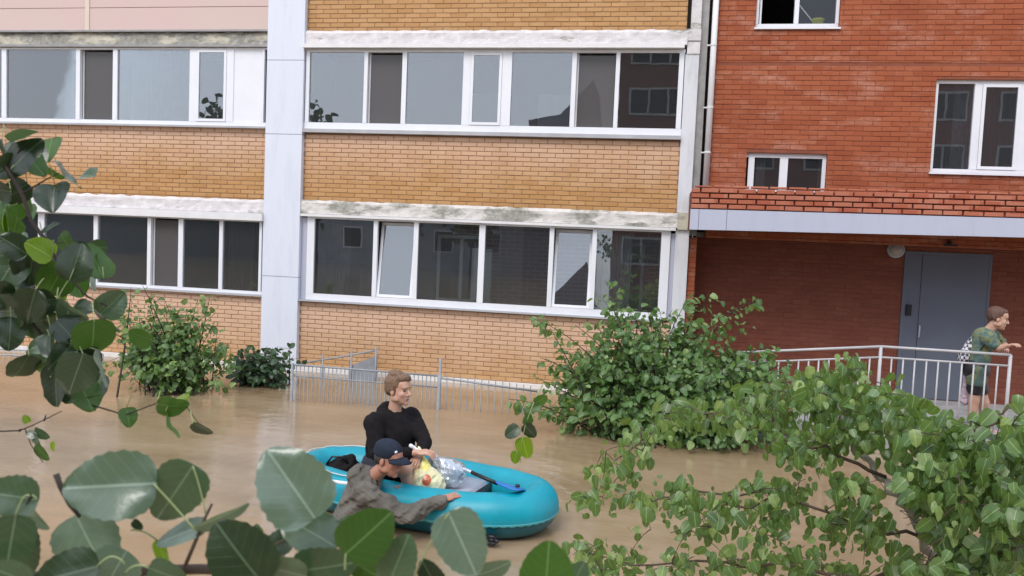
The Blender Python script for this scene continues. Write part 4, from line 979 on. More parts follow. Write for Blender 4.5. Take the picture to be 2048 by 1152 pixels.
# bags in the boat
yb = empty('shopping_bag', at(852, 985, 6.5)); tag(yb, 'knotted pale yellow shopping bag with red and green print in the boat', 'bag')
bc = at(853, 966, 6.50)
def bagfn(bm):
    sph(bm, bc, (.165, .115, .135)); sph(bm, bc+V(0, 0, -.05), (.16, .12, .09)); cap(bm, bc+V(0, 0, .05), at(848, 915, 6.56), .085, .02)
    cap(bm, at(848, 918, 6.56), at(838, 896, 6.54), .02, .012)
m, t, b, _ = newmat('pale_yellow_plastic'); b.inputs['Roughness'].default_value = .28; b.inputs['Specular IOR Level'].default_value = .6
c = ramp(t, nz(t, 7, 4), [(.3, (.62,.57,.30)), (.7, (.78,.74,.50))])
g_ = N(t, 'ShaderNodeNewGeometry'); 
def spot(cen, rx, rz, soft_=.06):
    v_ = N(t, 'ShaderNodeMapping', vector_type='TEXTURE'); v_.inputs['Location'].default_value = cen; v_.inputs['Scale'].default_value = (rx, 1, rz); L(t, g_.outputs['Position'], v_.inputs['Vector'])
    sp = N(t, 'ShaderNodeSeparateXYZ'); L(t, v_.outputs[0], sp.inputs[0]); d2 = math_(t, 'ADD', math_(t, 'MULTIPLY', sp.outputs[0], sp.outputs[0]), math_(t, 'MULTIPLY', sp.outputs[2], sp.outputs[2]))
    return ramp(t, math_(t, 'ADD', d2, math_(t, 'MULTIPLY', math_(t, 'SUBTRACT', nz(t, 22, 3), .5), .9)), [(.9-soft_, (1,1,1)), (1-soft_+.1, (0,0,0))])
c = mixc(t, spot(at(853, 961, 6.40), .042, .045), c, (.50,.12,.05)); c = mixc(t, spot(at(849, 956, 6.40), .016, .016), c, (.75,.40,.25)); c = mixc(t, spot(at(850, 978, 6.38), .11, .014), c, (.09,.11,.04))
c = mixc(t, spot(at(850, 926, 6.45), .05, .07), c, (.78,.72,.22)); L(t, c, b.inputs['Base Color']); bump(t, b, nz(t, 16, 5), .5, .02)
soft('bag_body', bagfn, m, yb, .006, 3, (.012, 13, (1, 1, .8)))
kn = at(826, 898, 6.52); soft('knot', lambda bm: (cap(bm, at(838, 902, 6.52), at(822, 892, 6.50), .012, .020, .5), cap(bm, at(836, 904, 6.52), at(824, 908, 6.5), .012, .014, .5)), M['pvc'], yb, .004, 2, (.005, 30, (1, 1, 1)))
cbg = empty('plastic_bag', at(895, 950, 6.6)); tag(cbg, 'translucent bluish plastic bag of bottles lying beside the yellow bag', 'bag')
soft('bag_film', lambda bm: (cap(bm, at(868, 920, 6.66), at(912, 942, 6.6), .05, .088), sph(bm, at(892, 948, 6.62), (.10, .09, .10)), sph(bm, at(905, 960, 6.6), (.09, .07, .06))), M['bagclear'], cbg, .007, 3, (.012, 16, (1, 1, 1)))
bt_ = MB(); A, B = at(872, 918, 6.66), at(915, 948, 6.6); bt_.tube([A, A.lerp(B, .15), A.lerp(B, .3), B.lerp(A, .03), B], [.014, .016, .042, .045, .03], 14); bt_.build('bottle', simple('bottle_white_blue', (.55,.62,.75), .2), cbg, True)
kb = empty('backpack', atz(677, 945, .2)); tag(kb, 'black bag lying in the left end of the boat', 'bag')
p = atz(678, 944, .24)
soft('bag_body', lambda bm: (sph(bm, p, (.15, .12, .11)), sph(bm, p+V(.08, .03, .0), (.12, .11, .13)), cap(bm, p+V(-.08, 0, .05), p+V(.1, .02, .12), .05, .04)), M['hoodie'], kb, .009, 4, (.02, 9, (1, 1, 1)))
MB().tube([p+V(-.1, -.05, .08), p+V(-.04, -.08, .16), p+V(.05, -.06, .16), p+V(.1, -.04, .1)], .010, 6).build('strap', M['black'], kb, True)


# ------------------------------------------------------------------ foliage
def leaf_outline(n, serr=.0, width=.46, seed=0, tipk=1.0):
    """half-outline of an aspen/poplar leaf: y 0 (stalk) .. 1 (tip)"""
    r = random.Random(seed); out = []
    for i in range(n+1):
        t_ = i/n; a = PI*t_; y = .5-.5*math.cos(a); wv_ = width*(math.sin(a)**.8)*(1.12-.42*y)
        if y > .8: wv_ *= 1-.25*(y-.8)/.2*tipk
        y2 = y-.06*math.sin(a)*(1-y) 
        if serr and 0 < i < n: wv_ *= 1+serr*((i % 2)*2-1)
        out.append((wv_, y2))
    return out
def leaf_mesh(name, n=8, rows=2, fold=.12, curl=.15, serr=0, seed=0, width=.46, wave=.0, petiole=0):
    r = random.Random(seed); ol = leaf_outline(n, serr, width, seed); v = []; uv = []; f = []
    w2 = rows*2+1
    for (wv_, y) in ol:
        for j in range(-rows, rows+1):
            x = wv_*j/rows; z = fold*abs(x)*(1.3-abs(x))-curl*(y-.4)**2 + wave*math.sin(y*9+seed+j)*abs(j)/rows
            v.append((x, y, z)); uv.append((x+.5, y))
    for i in range(n):
        for j in range(w2-1): a = i*w2+j; f.append((a, a+1, a+w2+1, a+w2))
    me = bpy.data.meshes.new(name); me.from_pydata(v, [], f); ul = me.uv_layers.new(name='UVMap')
    for lp_ in me.loops: ul.data[lp_.index].uv = uv[lp_.vertex_index]
    me.polygons.foreach_set('use_smooth', [True]*len(me.polygons)); return me
SM = []
for k in range(3):
    me = leaf_mesh('leaf', 4, 1, .25, .2+.15*k, 0, k, .44-.03*k); SM.append((np.array([tuple(q.co) for q in me.vertices]), [tuple(p.vertices) for p in me.polygons], [(q.co.x+.5, q.co.y) for q in me.vertices], me))
def leaf_matrix(P, tip, nrm, size):
    y = tip.normalized(); z = (nrm-y*nrm.dot(y)); z = z.normalized() if z.length > 1e-4 else y.orthogonal().normalized(); x = y.cross(z)
    return Matrix.Translation(P) @ Matrix((x, y, z)).transposed().to_4x4() @ Matrix.Scale(size, 4)
class Plant:
    def __init__(s, name, loc, label, cat, leafm, barkm, seed=1, group=None, limit=290):
        s.o = empty(name, loc); tag(s.o, label, cat, group); s.L = []; s.B = MB(); s.B2 = None; s.lm = M[leafm]; s.bm = M[barkm]; s.r = random.Random(seed); s.limit = limit
    def twig(s, pts, r0, r1, n=5):
        pts = [Vector(p) for p in pts]; B_ = s.B if r0 > .012 or not s.B2 else s.B2; k = len(pts); B_.tube(pts, [r0+(r1-r0)*i/(k-1) for i in range(k)], n)
    def leaf(s, P, tip, nrm, size): s.L.append((Vector(P), Vector(tip), Vector(nrm), size))
    def along(s, pts, size, step, t0=.2, droop=.5, face=None, spread=1.0, both=True):
        pts = [Vector(p) for p in pts]; r = s.r
        for a, b_ in zip(pts, pts[1:]):
            Ln = (b_-a).length; d = (b_-a).normalized(); n = max(1, int(Ln/step))
            for i in range(n):
                if t0 and a == pts[0] and i/n < t0: continue
                P = a.lerp(b_, (i+r.random())/n); th = r.uniform(0, 2*PI)
                o_ = d.orthogonal().normalized(); side = (o_*math.cos(th)+d.cross(o_)*math.sin(th)); pet = side*size*r.uniform(.2, .8)*spread
                tip = (side*.7+d*.4+Vector((0, 0, -droop*r.uniform(.4, 1.6)))+Vector((r.gauss(0, .3), r.gauss(0, .3), r.gauss(0, .3))))
                nr = Vector((r.gauss(0, .5), -.55+r.gauss(0, .5), .75+r.gauss(0, .35)))
                if face: nr = nr+face
                s.leaf(P+pet+Vector((0, 0, -droop*size*.3)), tip, nr, size*(r.uniform(.45, .95) if r.random() < .55 else r.uniform(.95, 1.35)))
    def finish(s, stemname='stems'):
        s.B.build(stemname, s.bm, s.o, True)
        if s.B2: s.B2.build('twigs', M['bark_brown'], s.o, True)
        def key(e):
            x, y = pix(e[0]); return (0 if -20 < x < 2068 and -20 < y < 1172 else 1, -ppm(e[0])*e[3])
        s.L.sort(key=key); pw_ = world(s.o); inv = pw_.inverted(); r = s.r
        for m_ in SM:
            if not m_[3].materials: pass
        mine = []
        for m_ in SM: q = m_[3].copy(); q.name = 'leaf'; q.materials.clear(); q.materials.append(s.lm); mine.append(q)
        # single leaves: the largest in view, thinned so that they spread over the whole plant
        top = s.L[:s.limit]
        for e in top:
            o = bpy.data.objects.new('leaf', r.choice(mine)); C.objects.link(o); o.parent = s.o; o.matrix_parent_inverse = inv
            l_, q_, s_ = leaf_matrix(*e).decompose(); o.location = l_; o.rotation_euler = q_.to_euler(); o.scale = s_
        rest = s.L[s.limit:]
        if rest:
            vs, fs, uvs = [], [], []; n = 0
            for e in rest:
                k = r.randrange(3); bv, bf, bu, _ = SM[k]; Mx = np.array(leaf_matrix(*e)); vs.append(bv@Mx[:3, :3].T+Mx[:3, 3]); fs += [tuple(i+n for i in f) for f in bf]; uvs += bu; n += len(bv)
            me = bpy.data.meshes.new('foliage'); me.from_pydata(np.concatenate(vs).tolist(), [], fs); ul = me.uv_layers.new(name='UVMap')
            li = np.empty(len(me.loops), np.int32); me.loops.foreach_get('vertex_index', li); ul.data.foreach_set('uv', np.array(uvs)[li].ravel())
            me.polygons.foreach_set('use_smooth', [True]*len(me.polygons)); o = link('foliage', me, s.o, s.lm); o['kind'] = 'stuff'
def bez(a, b, c, n):
    return [(a*(1-t_)**2+b*2*t_*(1-t_)+c*t_*t_) for t_ in [i/n for i in range(n+1)]]

def bush(name, label, base, tips, leafm, size, step, seed, fill, fillr, droop=.35, cat='bush', group='bushes standing in the flood water', r0=.018):
    """tips: (px, py, Y, leafiness) ends of explicit shoots; fill: list of (centre, radii, count) ellipsoids filled by random shoots"""
    pl = Plant(name, base, label, cat, leafm, 'bark', seed, group); r = pl.r; base = Vector(base)
    ends = [(at(x, y, Y), 1) for x, y, Y in tips]
    for (c_, rad, cnt) in fill:
        for _ in range(cnt):
            while True:
                u = Vector((r.uniform(-1, 1), r.uniform(-1, 1), r.uniform(-1, 1)))
                if .25 < u.length < 1: break
            p = Vector((c_[0]+u.x*rad[0], c_[1]+u.y*rad[1], c_[2]+u.z*rad[2])); p.z = max(p.z, .02); ends.append((p, 0))
    for (E_, ex) in ends:
        b0 = base+Vector((r.gauss(0, .12)*fillr, r.gauss(0, .12)*fillr, -.3)); d = E_-b0
        mid = b0.lerp(E_, .55)+Vector((0, 0, d.length*r.uniform(.05, .22)))+Vector((r.gauss(0, .05), r.gauss(0, .05), 0))
        pts = bez(b0, mid, E_, 8); pl.twig(pts, r0*r.uniform(.5, 1), .003, 4)
        pl.along(pts[4 if ex else 3:], size, step, 0, droop)
        for _ in range(3):
            k = r.randrange(4, 8); q = pts[k]; e = q+Vector((r.gauss(0, .16), r.gauss(0, .16), r.gauss(.02, .13)))
            if e.z > 0: pl.twig([q, e], .004, .002, 3); pl.along([q, e], size, step, 0, droop)
    pl.finish(); return pl
# big bush in front of the entrance corner
c = atz(1300, 870, 0)
bush('bush', 'big leafy green bush in the water between the balconies and the porch', (c.x-.02, 10.4, 0),
     [(1210, 562, 10.5), (1222, 600, 10.4), (1275, 610, 10.5), (1390, 580, 10.6), (1420, 582, 10.6), (1376, 600, 10.5), (1480, 612, 10.5), (1524, 596, 10.4), (1500, 640, 10.4), (1068, 638, 10.3), (1100, 655, 10.2), (1080, 715, 10.1), (1065, 752, 10.0), (1016, 798, 9.9), (1050, 830, 9.8), (1150, 650, 10.3), (1560, 690, 10.4), (1590, 730, 10.4), (1560, 730, 10.3), (1540, 700, 10.4), (1345, 620, 10.5), (1250, 640, 10.2), (1440, 640, 10.2)],
     'leaf_bush', .092, .042, 11,
     [((c.x+.25, 10.4, .62), (1.8, .9, .62), 190), ((c.x-.05, 10.4, 1.15), (1.1, .65, .50), 75), ((c.x+.28, 9.95, .35), (1.6, .5, .38), 90), ((c.x+.95, 10.3, .75), (.9, .6, .45), 50)], 3.0, droop=.6)
cb_ = atz(300, 795, 0)
bush('bush', 'airy green bush in the water below the left balcony windows', (cb_.x, 10.6, 0),
     [(205, 585, 10.6), (262, 575, 10.6), (285, 570, 10.5), (300, 610, 10.5), (395, 600, 10.6), (420, 590, 10.6), (432, 625, 10.6), (350, 650, 10.5), (235, 620, 10.4), (440, 690, 10.5), (170, 640, 10.5)],
     'leaf_bush', .085, .048, 12, [((cb_.x-.0, 10.6, .52), (.92, .6, .55), 90), ((cb_.x-.25, 10.6, .95), (.55, .4, .40), 28)], 2.2, droop=.5)
cs_ = at(530, 735, 11.6)
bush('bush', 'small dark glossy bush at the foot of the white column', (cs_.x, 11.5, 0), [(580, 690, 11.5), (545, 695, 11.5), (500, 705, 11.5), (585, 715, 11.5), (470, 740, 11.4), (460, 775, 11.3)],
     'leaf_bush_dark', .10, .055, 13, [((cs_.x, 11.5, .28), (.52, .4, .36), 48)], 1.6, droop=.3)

# young aspens close to the camera on the right
def aspen(name, label, seed, trunk_paths, clusters, leafm='leaf_tree', size=.057, group=None, bark='bark_pale', limit=290, dens=1.0):
    """trunk_paths: list of ([(px,py,Y)...], r0, r1); clusters: (px, py, rx, ry, Y, leaves)"""
    nodes = []; first = None
    P0 = at(*trunk_paths[0][0][0]); pl = Plant(name, (P0.x, P0.y, -.2), label, 'tree', leafm, bark, seed, group, limit); r = pl.r; pl.B2 = MB()
    for pts, ra, rb in trunk_paths:
        q = [at(*p) for p in pts]; q2 = []
        for a, b_ in zip(q, q[1:]):
            for i in range(4): q2.append(a.lerp(b_, i/4)+Vector((r.gauss(0, .012), r.gauss(0, .012), r.gauss(0, .016))))
        q = q2+[q[-1]]; pl.twig(q, ra, rb, 8)
        for a, b_ in zip(q, q[1:]):
            for i in range(2): nodes.append(a.lerp(b_, i/2))
    for (x, y, rx, ry, Y, n) in clusters:
        made = 0; n = int(n*dens*(1.9 if y < 900 or x > 1720 else 1.15))
        while made < n:
            while True:
                u, v_ = r.uniform(-1, 1), r.uniform(-1, 1)
                if u*u+v_*v_ < 1: break
            E_ = at(x+rx*u, y+ry*v_, Y+r.uniform(-.35, .35)); N_ = min(nodes, key=lambda q: (q-E_).length+max(0, q.z-E_.z)*.3)
            mid = N_.lerp(E_, .5)+Vector((0, 0, r.uniform(.0, .25)*(E_-N_).length)); pts = bez(N_, mid, E_, 6)
            pl.twig(pts, .0035, .0014, 3)
            if (E_-N_).length < .5: nodes.append(E_)
            for _ in range(8):
                P = E_.lerp(pts[3], r.random())+Vector((r.gauss(0, .042), r.gauss(0, .05), r.gauss(-.02, .042)))
                tip = Vector((r.gauss(0, .55), r.gauss(0, .4), -1+r.gauss(0, .45))); nr = Vector((r.gauss(0, .6), -.8+r.gauss(0, .5), .45+r.gauss(0, .5)))
                qx, qy = pix(P); u_ = min(1, max(0, ((qx-1766)*94+(qy-955)*150)/(94*94+150*150)))
                if (qx-1766-94*u_)**2+(qy-955-150*u_)**2 < 24**2: made += .5; continue
                pl.leaf(P, tip, nr, size*(r.uniform(.45, 1.0) if r.random() < .6 else r.uniform(1.0, 1.4))); made += 1
    pl.finish('trunk'); return pl
aspen('aspen_tree', 'young aspen with pale leaning trunk in the lower right, leafy twigs reaching over the water', 21,
      [([(1900, 1300, 4.3), (1868, 1150, 4.3), (1850, 1085, 4.3), (1812, 1015, 4.3), (1772, 965, 4.3), (1735, 915, 4.4), (1690, 868, 4.5), (1660, 800, 4.6)], .030, .010),
       ([(1772, 965, 4.3), (1650, 900, 4.3), (1540, 860, 4.4), (1420, 830, 4.5), (1320, 840, 4.5), (1230, 920, 4.4)], .010, .003),
       ([(1850, 1085, 4.3), (1700, 1040, 4.2), (1560, 990, 4.2), (1400, 985, 4.1), (1290, 998, 4.1)], .010, .003),
       ([(1868, 1150, 4.3), (1700, 1150, 4.1), (1500, 1130, 4.1), (1300, 1120, 4.0), (1180, 1115, 4.0)], .012, .003),
       ([(1560, 990, 4.2), (1450, 1040, 4.1), (1340, 1066, 4.1)], .006, .002)],
      [(1690, 735, 45, 35, 4.6, 36), (1700, 790, 95, 45, 4.5, 130), (1600, 780, 70, 40, 4.6, 55), (1640, 860, 120, 45, 4.4, 120), (1780, 840, 90, 60, 4.4, 130), (1440, 822, 140, 38, 4.5, 100), (1530, 790, 85, 32, 4.6, 50), (1300, 868, 50, 36, 4.5, 36),
       (1235, 930, 45, 38, 4.4, 55), (1200, 985, 32, 30, 4.4, 28), (1165, 985, 14, 14, 4.4, 8), (1275, 1000, 35, 16, 4.1, 16), (1330, 990, 60, 22, 4.1, 36), (1450, 985, 90, 33, 4.1, 80), (1560, 975, 60, 33, 4.2, 50), (1450, 1030, 50, 28, 4.1, 26),
       (1350, 1065, 60, 16, 4.1, 26), (1415, 1050, 40, 22, 4.1, 20), (1610, 925, 45, 45, 4.3, 42), (1690, 960, 40, 40, 4.2, 36), (1550, 1040, 55, 38, 4.2, 44), (1640, 1055, 50, 26, 4.2, 26), (1735, 1000, 40, 60, 4.2, 40),
       (1200, 1115, 60, 34, 4.0, 60), (1300, 1118, 60, 28, 4.0, 40), (1400, 1132, 80, 24, 4.0, 45), (1500, 1122, 60, 30, 4.1, 36), (1620, 1118, 60, 34, 4.1, 50), (1720, 1080, 55, 42, 4.2, 50), (1740, 1135, 90, 26, 4.2, 50)])
aspen('aspen_tree', 'dense aspen with thin dark stem filling the lower right corner below the porch railing', 22,
      [([(1840, 1300, 3.9), (1872, 1150, 3.9), (1893, 1040, 3.9), (1912, 960, 3.9), (1930, 880, 4.0), (1960, 850, 4.0)], .016, .005),
       ([(1893, 1040, 3.9), (1960, 990, 3.9), (2040, 960, 3.9), (2100, 930, 3.9)], .008, .003), ([(1930, 880, 4.0), (1985, 842, 4.0), (2016, 812, 4.0)], .008, .004), ([(1872, 1150, 3.9), (1980, 1110, 3.8), (2100, 1090, 3.8)], .008, .003), ([(1912, 960, 3.9), (1850, 900, 4.0), (1800, 860, 4.1)], .006, .003)],
      [(1890, 880, 110, 42, 4.1, 110), (2000, 880, 60, 36, 4.0, 60), (1860, 955, 90, 50, 4.0, 100), (1960, 960, 100, 60, 3.9, 150), (1950, 1050, 110, 60, 3.8, 160), (2020, 1120, 60, 45, 3.8, 60), (1900, 1120, 80, 40, 3.9, 80), (2036, 850, 26, 40, 3.8, 20), (1840, 1030, 45, 36, 4.0, 30), (2110, 930, 60, 70, 3.9, 50), (2130, 1080, 70, 70, 3.8, 50), (2190, 1010, 50, 90, 3.8, 40)],
      bark='bark', size=.066)
aspen('aspen_sapling', 'lone drooping twig with yellow green leaves hanging over the water right of the boat', 23,
      [([(1090, 700, 3.2), (1062, 790, 3.2), (1045, 850, 3.2)], .003, .0015)], [], limit=10) if False else None

# ---- hand-placed leaves of the branches right in front of the camera
def big_leaf(par, x, y, length, ang, mat, depth, width=.46, roll=0, pitch=0, seed=0, serr=.03, pet=None, curl=.15, fold=.12, wave=.012, n=22):
    """leaf whose centre shows at (x, y); ang = direction of its tip in the picture; depth in metres"""
    me = leaf_mesh('leaf', n, 3, fold, curl, serr, seed, width, wave); me.materials.append(M[mat])
    d = ray(x, y); P = EYE+d*depth; Ls = length/1600*depth; a = math.radians(ang)
    tip = RT*math.cos(a)+UP*math.sin(a); nrm = -FW; side = tip.cross(nrm)
    q = Quaternion(tip, math.radians(roll)) @ Quaternion(side, math.radians(pitch)); tip = q @ tip; nrm = q @ nrm
    o = bpy.data.objects.new('leaf', me); C.objects.link(o); o.parent = par; o.matrix_parent_inverse = world(par).inverted()
    l_, q_, s_ = leaf_matrix(P-tip*Ls*.5, tip, nrm, Ls).decompose(); o.location = l_; o.rotation_euler = q_.to_euler(); o.scale = s_
    if pet:
        A = P-tip*Ls*.5; B = EYE+ray(*pet[:2])*(depth if len(pet) < 4 else pet[3]); mid = A.lerp(B, .5)+UP*(pet[2] if len(pet) > 2 else 0)/1600*depth
        pb = MB(); pb.tube(bez(A+tip*Ls*.02, mid, B, 8), .0011 if length > 100 else .0012, 6); po_ = pb.build('petiole', M['petiole'], o, True)
    return o
def px3(x, y, dep): return EYE+ray(x, y)*dep
pb_ = empty('poplar_branch', px3(260, 1145, 1.05)); tag(pb_, 'poplar branch with very large leaves along the bottom edge in front of the boat', 'branch')
D = 1.05
T = MB(); T.tube([px3(*p, 1.12) for p in ((-120, 1165), (120, 1152), (260, 1143), (400, 1138), (470, 1141), (560, 1158), (720, 1175))], [.009, .0085, .008, .0075, .007, .006, .005], 8)
T.build('branch_wood', M['bark_brown'], pb_, True)
for pts, r_, mt in (([(14, 1150), (30, 1080), (48, 1025), (62, 988)], .0034, 'bark'), ([(370, 1132), (392, 1080), (408, 1040), (424, 1008)], .0028, 'bark_brown'), ([(112, 948), (122, 975), (140, 1010), (160, 1034)], .0040, 'bark'),
                    ([(520, 1150), (528, 1112), (550, 1090), (585, 1072)], .0026, 'bark_brown'), ([(245, 1145), (252, 1128), (268, 1116)], .0035, 'bark'), ([(700, 1170), (730, 1140), (745, 1128)], .003, 'bark')):
    MB().tube([px3(*p, 1.06) for p in pts], [r_, r_*.9, r_*.75, r_*.6][:len(pts)], 7).build('twig', M[mt], pb_, True)
BLV = [ # x, y, length, angle, material, depth, kwargs
 (216, 972, 190, 183, 'leafA', 1.02, dict(width=.38, roll=14, seed=1, pet=(392, 1062, 0), fold=.2, wave=.03)),
 (350, 985, 132, 236, 'leafE', 1.04, dict(width=.44, seed=2, roll=-15, pet=(412, 1030, 14))),
 (182, 1090, 135, -62, 'leafA', 1.08, dict(width=.55, seed=3, pet=(160, 1030, 0))),
 (22, 992, 110, 172, 'leafE', 1.06, dict(width=.42, seed=4, pet=(60, 990, 6), roll=10)),
 (66, 1030, 85, -48, 'leafA', 1.09, dict(width=.40, seed=5, roll=35)),
 (20, 1095, 130, -100, 'leafE', 1.03, dict(width=.36, seed=6, roll=-25, pet=(60, 992, 30))),
 (48, 1105, 100, -85, 'leafB', 1.10, dict(width=.40, seed=7)),
 (362, 1068, 110, 200, 'leafA', 1.07, dict(width=.26, seed=8, roll=48)),
 (440, 1034, 125, 22, 'leafA', 1.05, dict(width=.22, seed=9, roll=55, fold=.3)),
 (478, 1108, 155, 128, 'leafB', 1.00, dict(width=.46, seed=10, pet=(540, 1165, 0), roll=8)),
 (130, 1150, 140, 195, 'leafB', 1.00, dict(width=.36, seed=11, pet=(250, 1128, 34), roll=18)),
 (225, 1150, 110, -120, 'leafA', 1.05, dict(width=.5, seed=30)),
 (582, 968, 168, 125, 'leafA', .98, dict(width=.46, seed=12, roll=22, serr=.035, wave=.04, fold=.25)),
 (618, 1062, 130, 150, 'leafE', 1.06, dict(width=.40, seed=13, roll=40, wave=.04)),
 (736, 1068, 125, 42, 'leafC', .97, dict(width=.46, seed=14, pet=(690, 1140, 0), serr=.02)),
 (925, 1088, 140, -66, 'leafA', 1.00, dict(width=.40, seed=15, roll=-12, pet=(820, 1175, 20))),
 (552, 1090, 70, 205, 'leafB', 1.10, dict(width=.4, seed=16, roll=20)),
 (598, 1068, 60, 130, 'leafB', 1.12, dict(width=.45, seed=17)),
 (650, 1135, 130, 8, 'leafE', 1.03, dict(width=.36, seed=18)),
 (560, 1140, 110, 165, 'leafE', 1.02, dict(width=.4, seed=19, roll=-20)),
 (798, 1118, 105, 68, 'leafE', .99, dict(width=.40, seed=20, pet=(770, 1175, 0))),
 (725, 1135, 80, 150, 'leafC', 1.05, dict(width=.36, seed=21, pet=(770, 1150, 10))),
 (1094, 1140, 115, 85, 'leafC', .98, dict(width=.52, seed=22, serr=.02)),
 (985, 1140, 80, 20, 'leafA', 1.06, dict(width=.35, seed=23, roll=25)),
 (325, 1108, 58, -70, 'leafD', 1.08, dict(width=.42, seed=24, pet=(262, 1060, 14), roll=30)),
 (335, 1150, 80, -20, 'leafE', 1.02, dict(width=.4, seed=25, pet=(250, 1145, 20))),
 (275, 1050, 26, -40, 'leafB', 1.08, dict(width=.4, seed=26)), (515, 1078, 60, 95, 'leafE', 1.06, dict(width=.3, seed=27)),
 (20, 1150, 90, 160, 'leafE', 1.0, dict(width=.4, seed=28)), (690, 1060, 70, 200, 'leafA', 1.08, dict(width=.4, seed=29)), (860, 1150, 70, 120, 'leafB', 1.05, dict(width=.4, seed=31)), (1155, 1150, 60, 60, 'leafE', 1.1, dict(width=.45, seed=32))]
for x, y, l_, a, m_, dp_, kw in BLV: big_leaf(pb_, x, y, l_, a, m_, dp_, **kw)

lb = empty('poplar_branch', px3(60, 420, 1.9)); tag(lb, 'dark poplar branch hanging into the left edge, leaves against the brick wall', 'branch')
for pts, r_ in (([(-60, 270), (15, 338), (44, 388), (62, 440), (84, 472), (102, 498), (120, 530), (148, 566), (176, 594), (214, 612)], .0062), ([(62, 440), (98, 484), (132, 486)], .003), ([(-40, 520), (30, 600), (70, 650), (112, 720), (132, 752), (150, 800), (250, 830), (330, 800)], .0045),
                ([(44, 388), (90, 360), (120, 345)], .0028), ([(15, 338), (40, 300), (60, 280)], .003), ([(330, 800), (372, 812), (400, 850)], .002), ([(150, 800), (200, 790)], .002)):
    n = len(pts); MB().tube([px3(*p, 1.9) for p in pts], [r_*(1-.7*i/(n-1)) for i in range(n)], 7).build('twig', M['bark'], lb, True)
LBV = [(50, 274, 62, -5, 'leafE', 1.88, 60), (52, 308, 84, 50, 'leafB', 1.9, 0), (66, 325, 70, -30, 'leafC', 1.93, 20), (10, 335, 66, 200, 'leafB', 1.9, 0), (36, 305, 70, 120, 'leafE', 1.95, 20), (138, 352, 80, -26, 'leafE', 1.87, 50), (107, 396, 82, -80, 'leafB', 1.88, 0), (14, 430, 84, 100, 'leafC', 1.93, 10), (6, 448, 60, 240, 'leafD', 1.92, 30),
 (32, 385, 66, 215, 'leafB', 1.95, 20), (46, 400, 60, 100, 'leafC', 1.99, 0), (78, 500, 62, 165, 'leafD', 1.88, 10), (26, 490, 70, 150, 'leafB', 1.87, 10), (14, 545, 100, 240, 'leafE', 1.9, 0), (62, 535, 74, -100, 'leafB', 1.92, 0), (152, 522, 84, 70, 'leafB', 1.86, 18), (190, 520, 88, 105, 'leafC', 1.94, 35), (188, 545, 80, -75, 'leafE', 1.96, 30),
 (112, 560, 96, -120, 'leafC', 1.92, 10), (92, 600, 62, 190, 'leafE', 1.87, 10), (144, 622, 80, -60, 'leafA', 1.9, 30), (18, 622, 88, 190, 'leafB', 1.88, 0), (62, 612, 74, 250, 'leafB', 1.85, 0), (20, 668, 72, -95, 'leafB', 1.86, 12), (58, 655, 56, -60, 'leafC', 1.92, 30), (110, 655, 70, 200, 'leafE', 1.9, 10), (186, 678, 96, -85, 'leafC', 1.84, 15),
 (138, 668, 84, -30, 'leafE', 1.88, 25), (100, 690, 66, -70, 'leafB', 1.85, 0), (80, 692, 50, 200, 'leafE', 1.86, 15), (43, 735, 68, -103, 'leafB', 1.86, 40), (96, 738, 48, 235, 'leafC', 1.9, 30), (152, 748, 86, -110, 'leafE', 1.83, 12), (178, 722, 70, -60, 'leafB', 1.86, 0), (206, 738, 76, -42, 'leafA', 1.84, 40), (112, 772, 86, -92, 'leafB', 1.86, 10), (135, 790, 50, -30, 'leafB', 1.86, 0),
 (172, 792, 78, -70, 'leafC', 1.9, 25), (198, 780, 90, -82, 'leafC', 1.95, 30), (150, 690, 70, 160, 'leafE', 1.9, 10), (225, 606, 60, 40, 'leafE', 1.92, 20), (215, 640, 70, -70, 'leafE', 1.95, 35), (280, 672, 52, 150, 'leafC', 1.9, 15), (256, 835, 44, -85, 'leafC', 1.9, 35), (346, 812, 62, -20, 'leafC', 1.88, 20), (342, 850, 58, -95, 'leafC', 1.88, 50), (405, 858, 46, -60, 'leafB', 1.86, 30), (366, 800, 36, 60, 'leafD', 1.9, 20),
 (130, 590, 50, 60, 'leafD', 1.95, 20), (40, 585, 70, 30, 'leafE', 1.93, 0), (-10, 700, 70, -60, 'leafB', 1.9, 0), (85, 640, 64, 10, 'leafE', 1.9, 20), (165, 620, 60, -10, 'leafB', 1.93, 15), (10, 300, 50, 250, 'leafB', 1.93, 10), (0, 380, 60, 180, 'leafB', 1.9, 0), (100, 455, 40, 20, 'leafB', 1.93, 35), (-5, 590, 70, 180, 'leafB', 1.88, 0), (120, 715, 60, -140, 'leafB', 1.84, 0)]
rr = random.Random(5)
for i, (x, y, l_, a, m_, dp_, ro) in enumerate(LBV):
    aa = math.radians(a); bx2, by2 = x-math.cos(aa)*l_*.5, y+math.sin(aa)*l_*.5
    big_leaf(lb, x, y, l_*rr.uniform(.85, 1.05), a, {'leafE': 'leafB'}.get(m_, m_) if rr.random() < .45 else m_, dp_, width=rr.uniform(.40, .54), roll=(ro+rr.uniform(5, 30))*rr.choice((-1, 1)), pitch=rr.uniform(-38, 38), fold=rr.uniform(.05, .5), wave=rr.uniform(.01, .05), seed=100+i, serr=.02, curl=rr.uniform(.05, .35), n=14,
             pet=(bx2+rr.uniform(-14, 14), by2-rr.uniform(12, 30), 3))
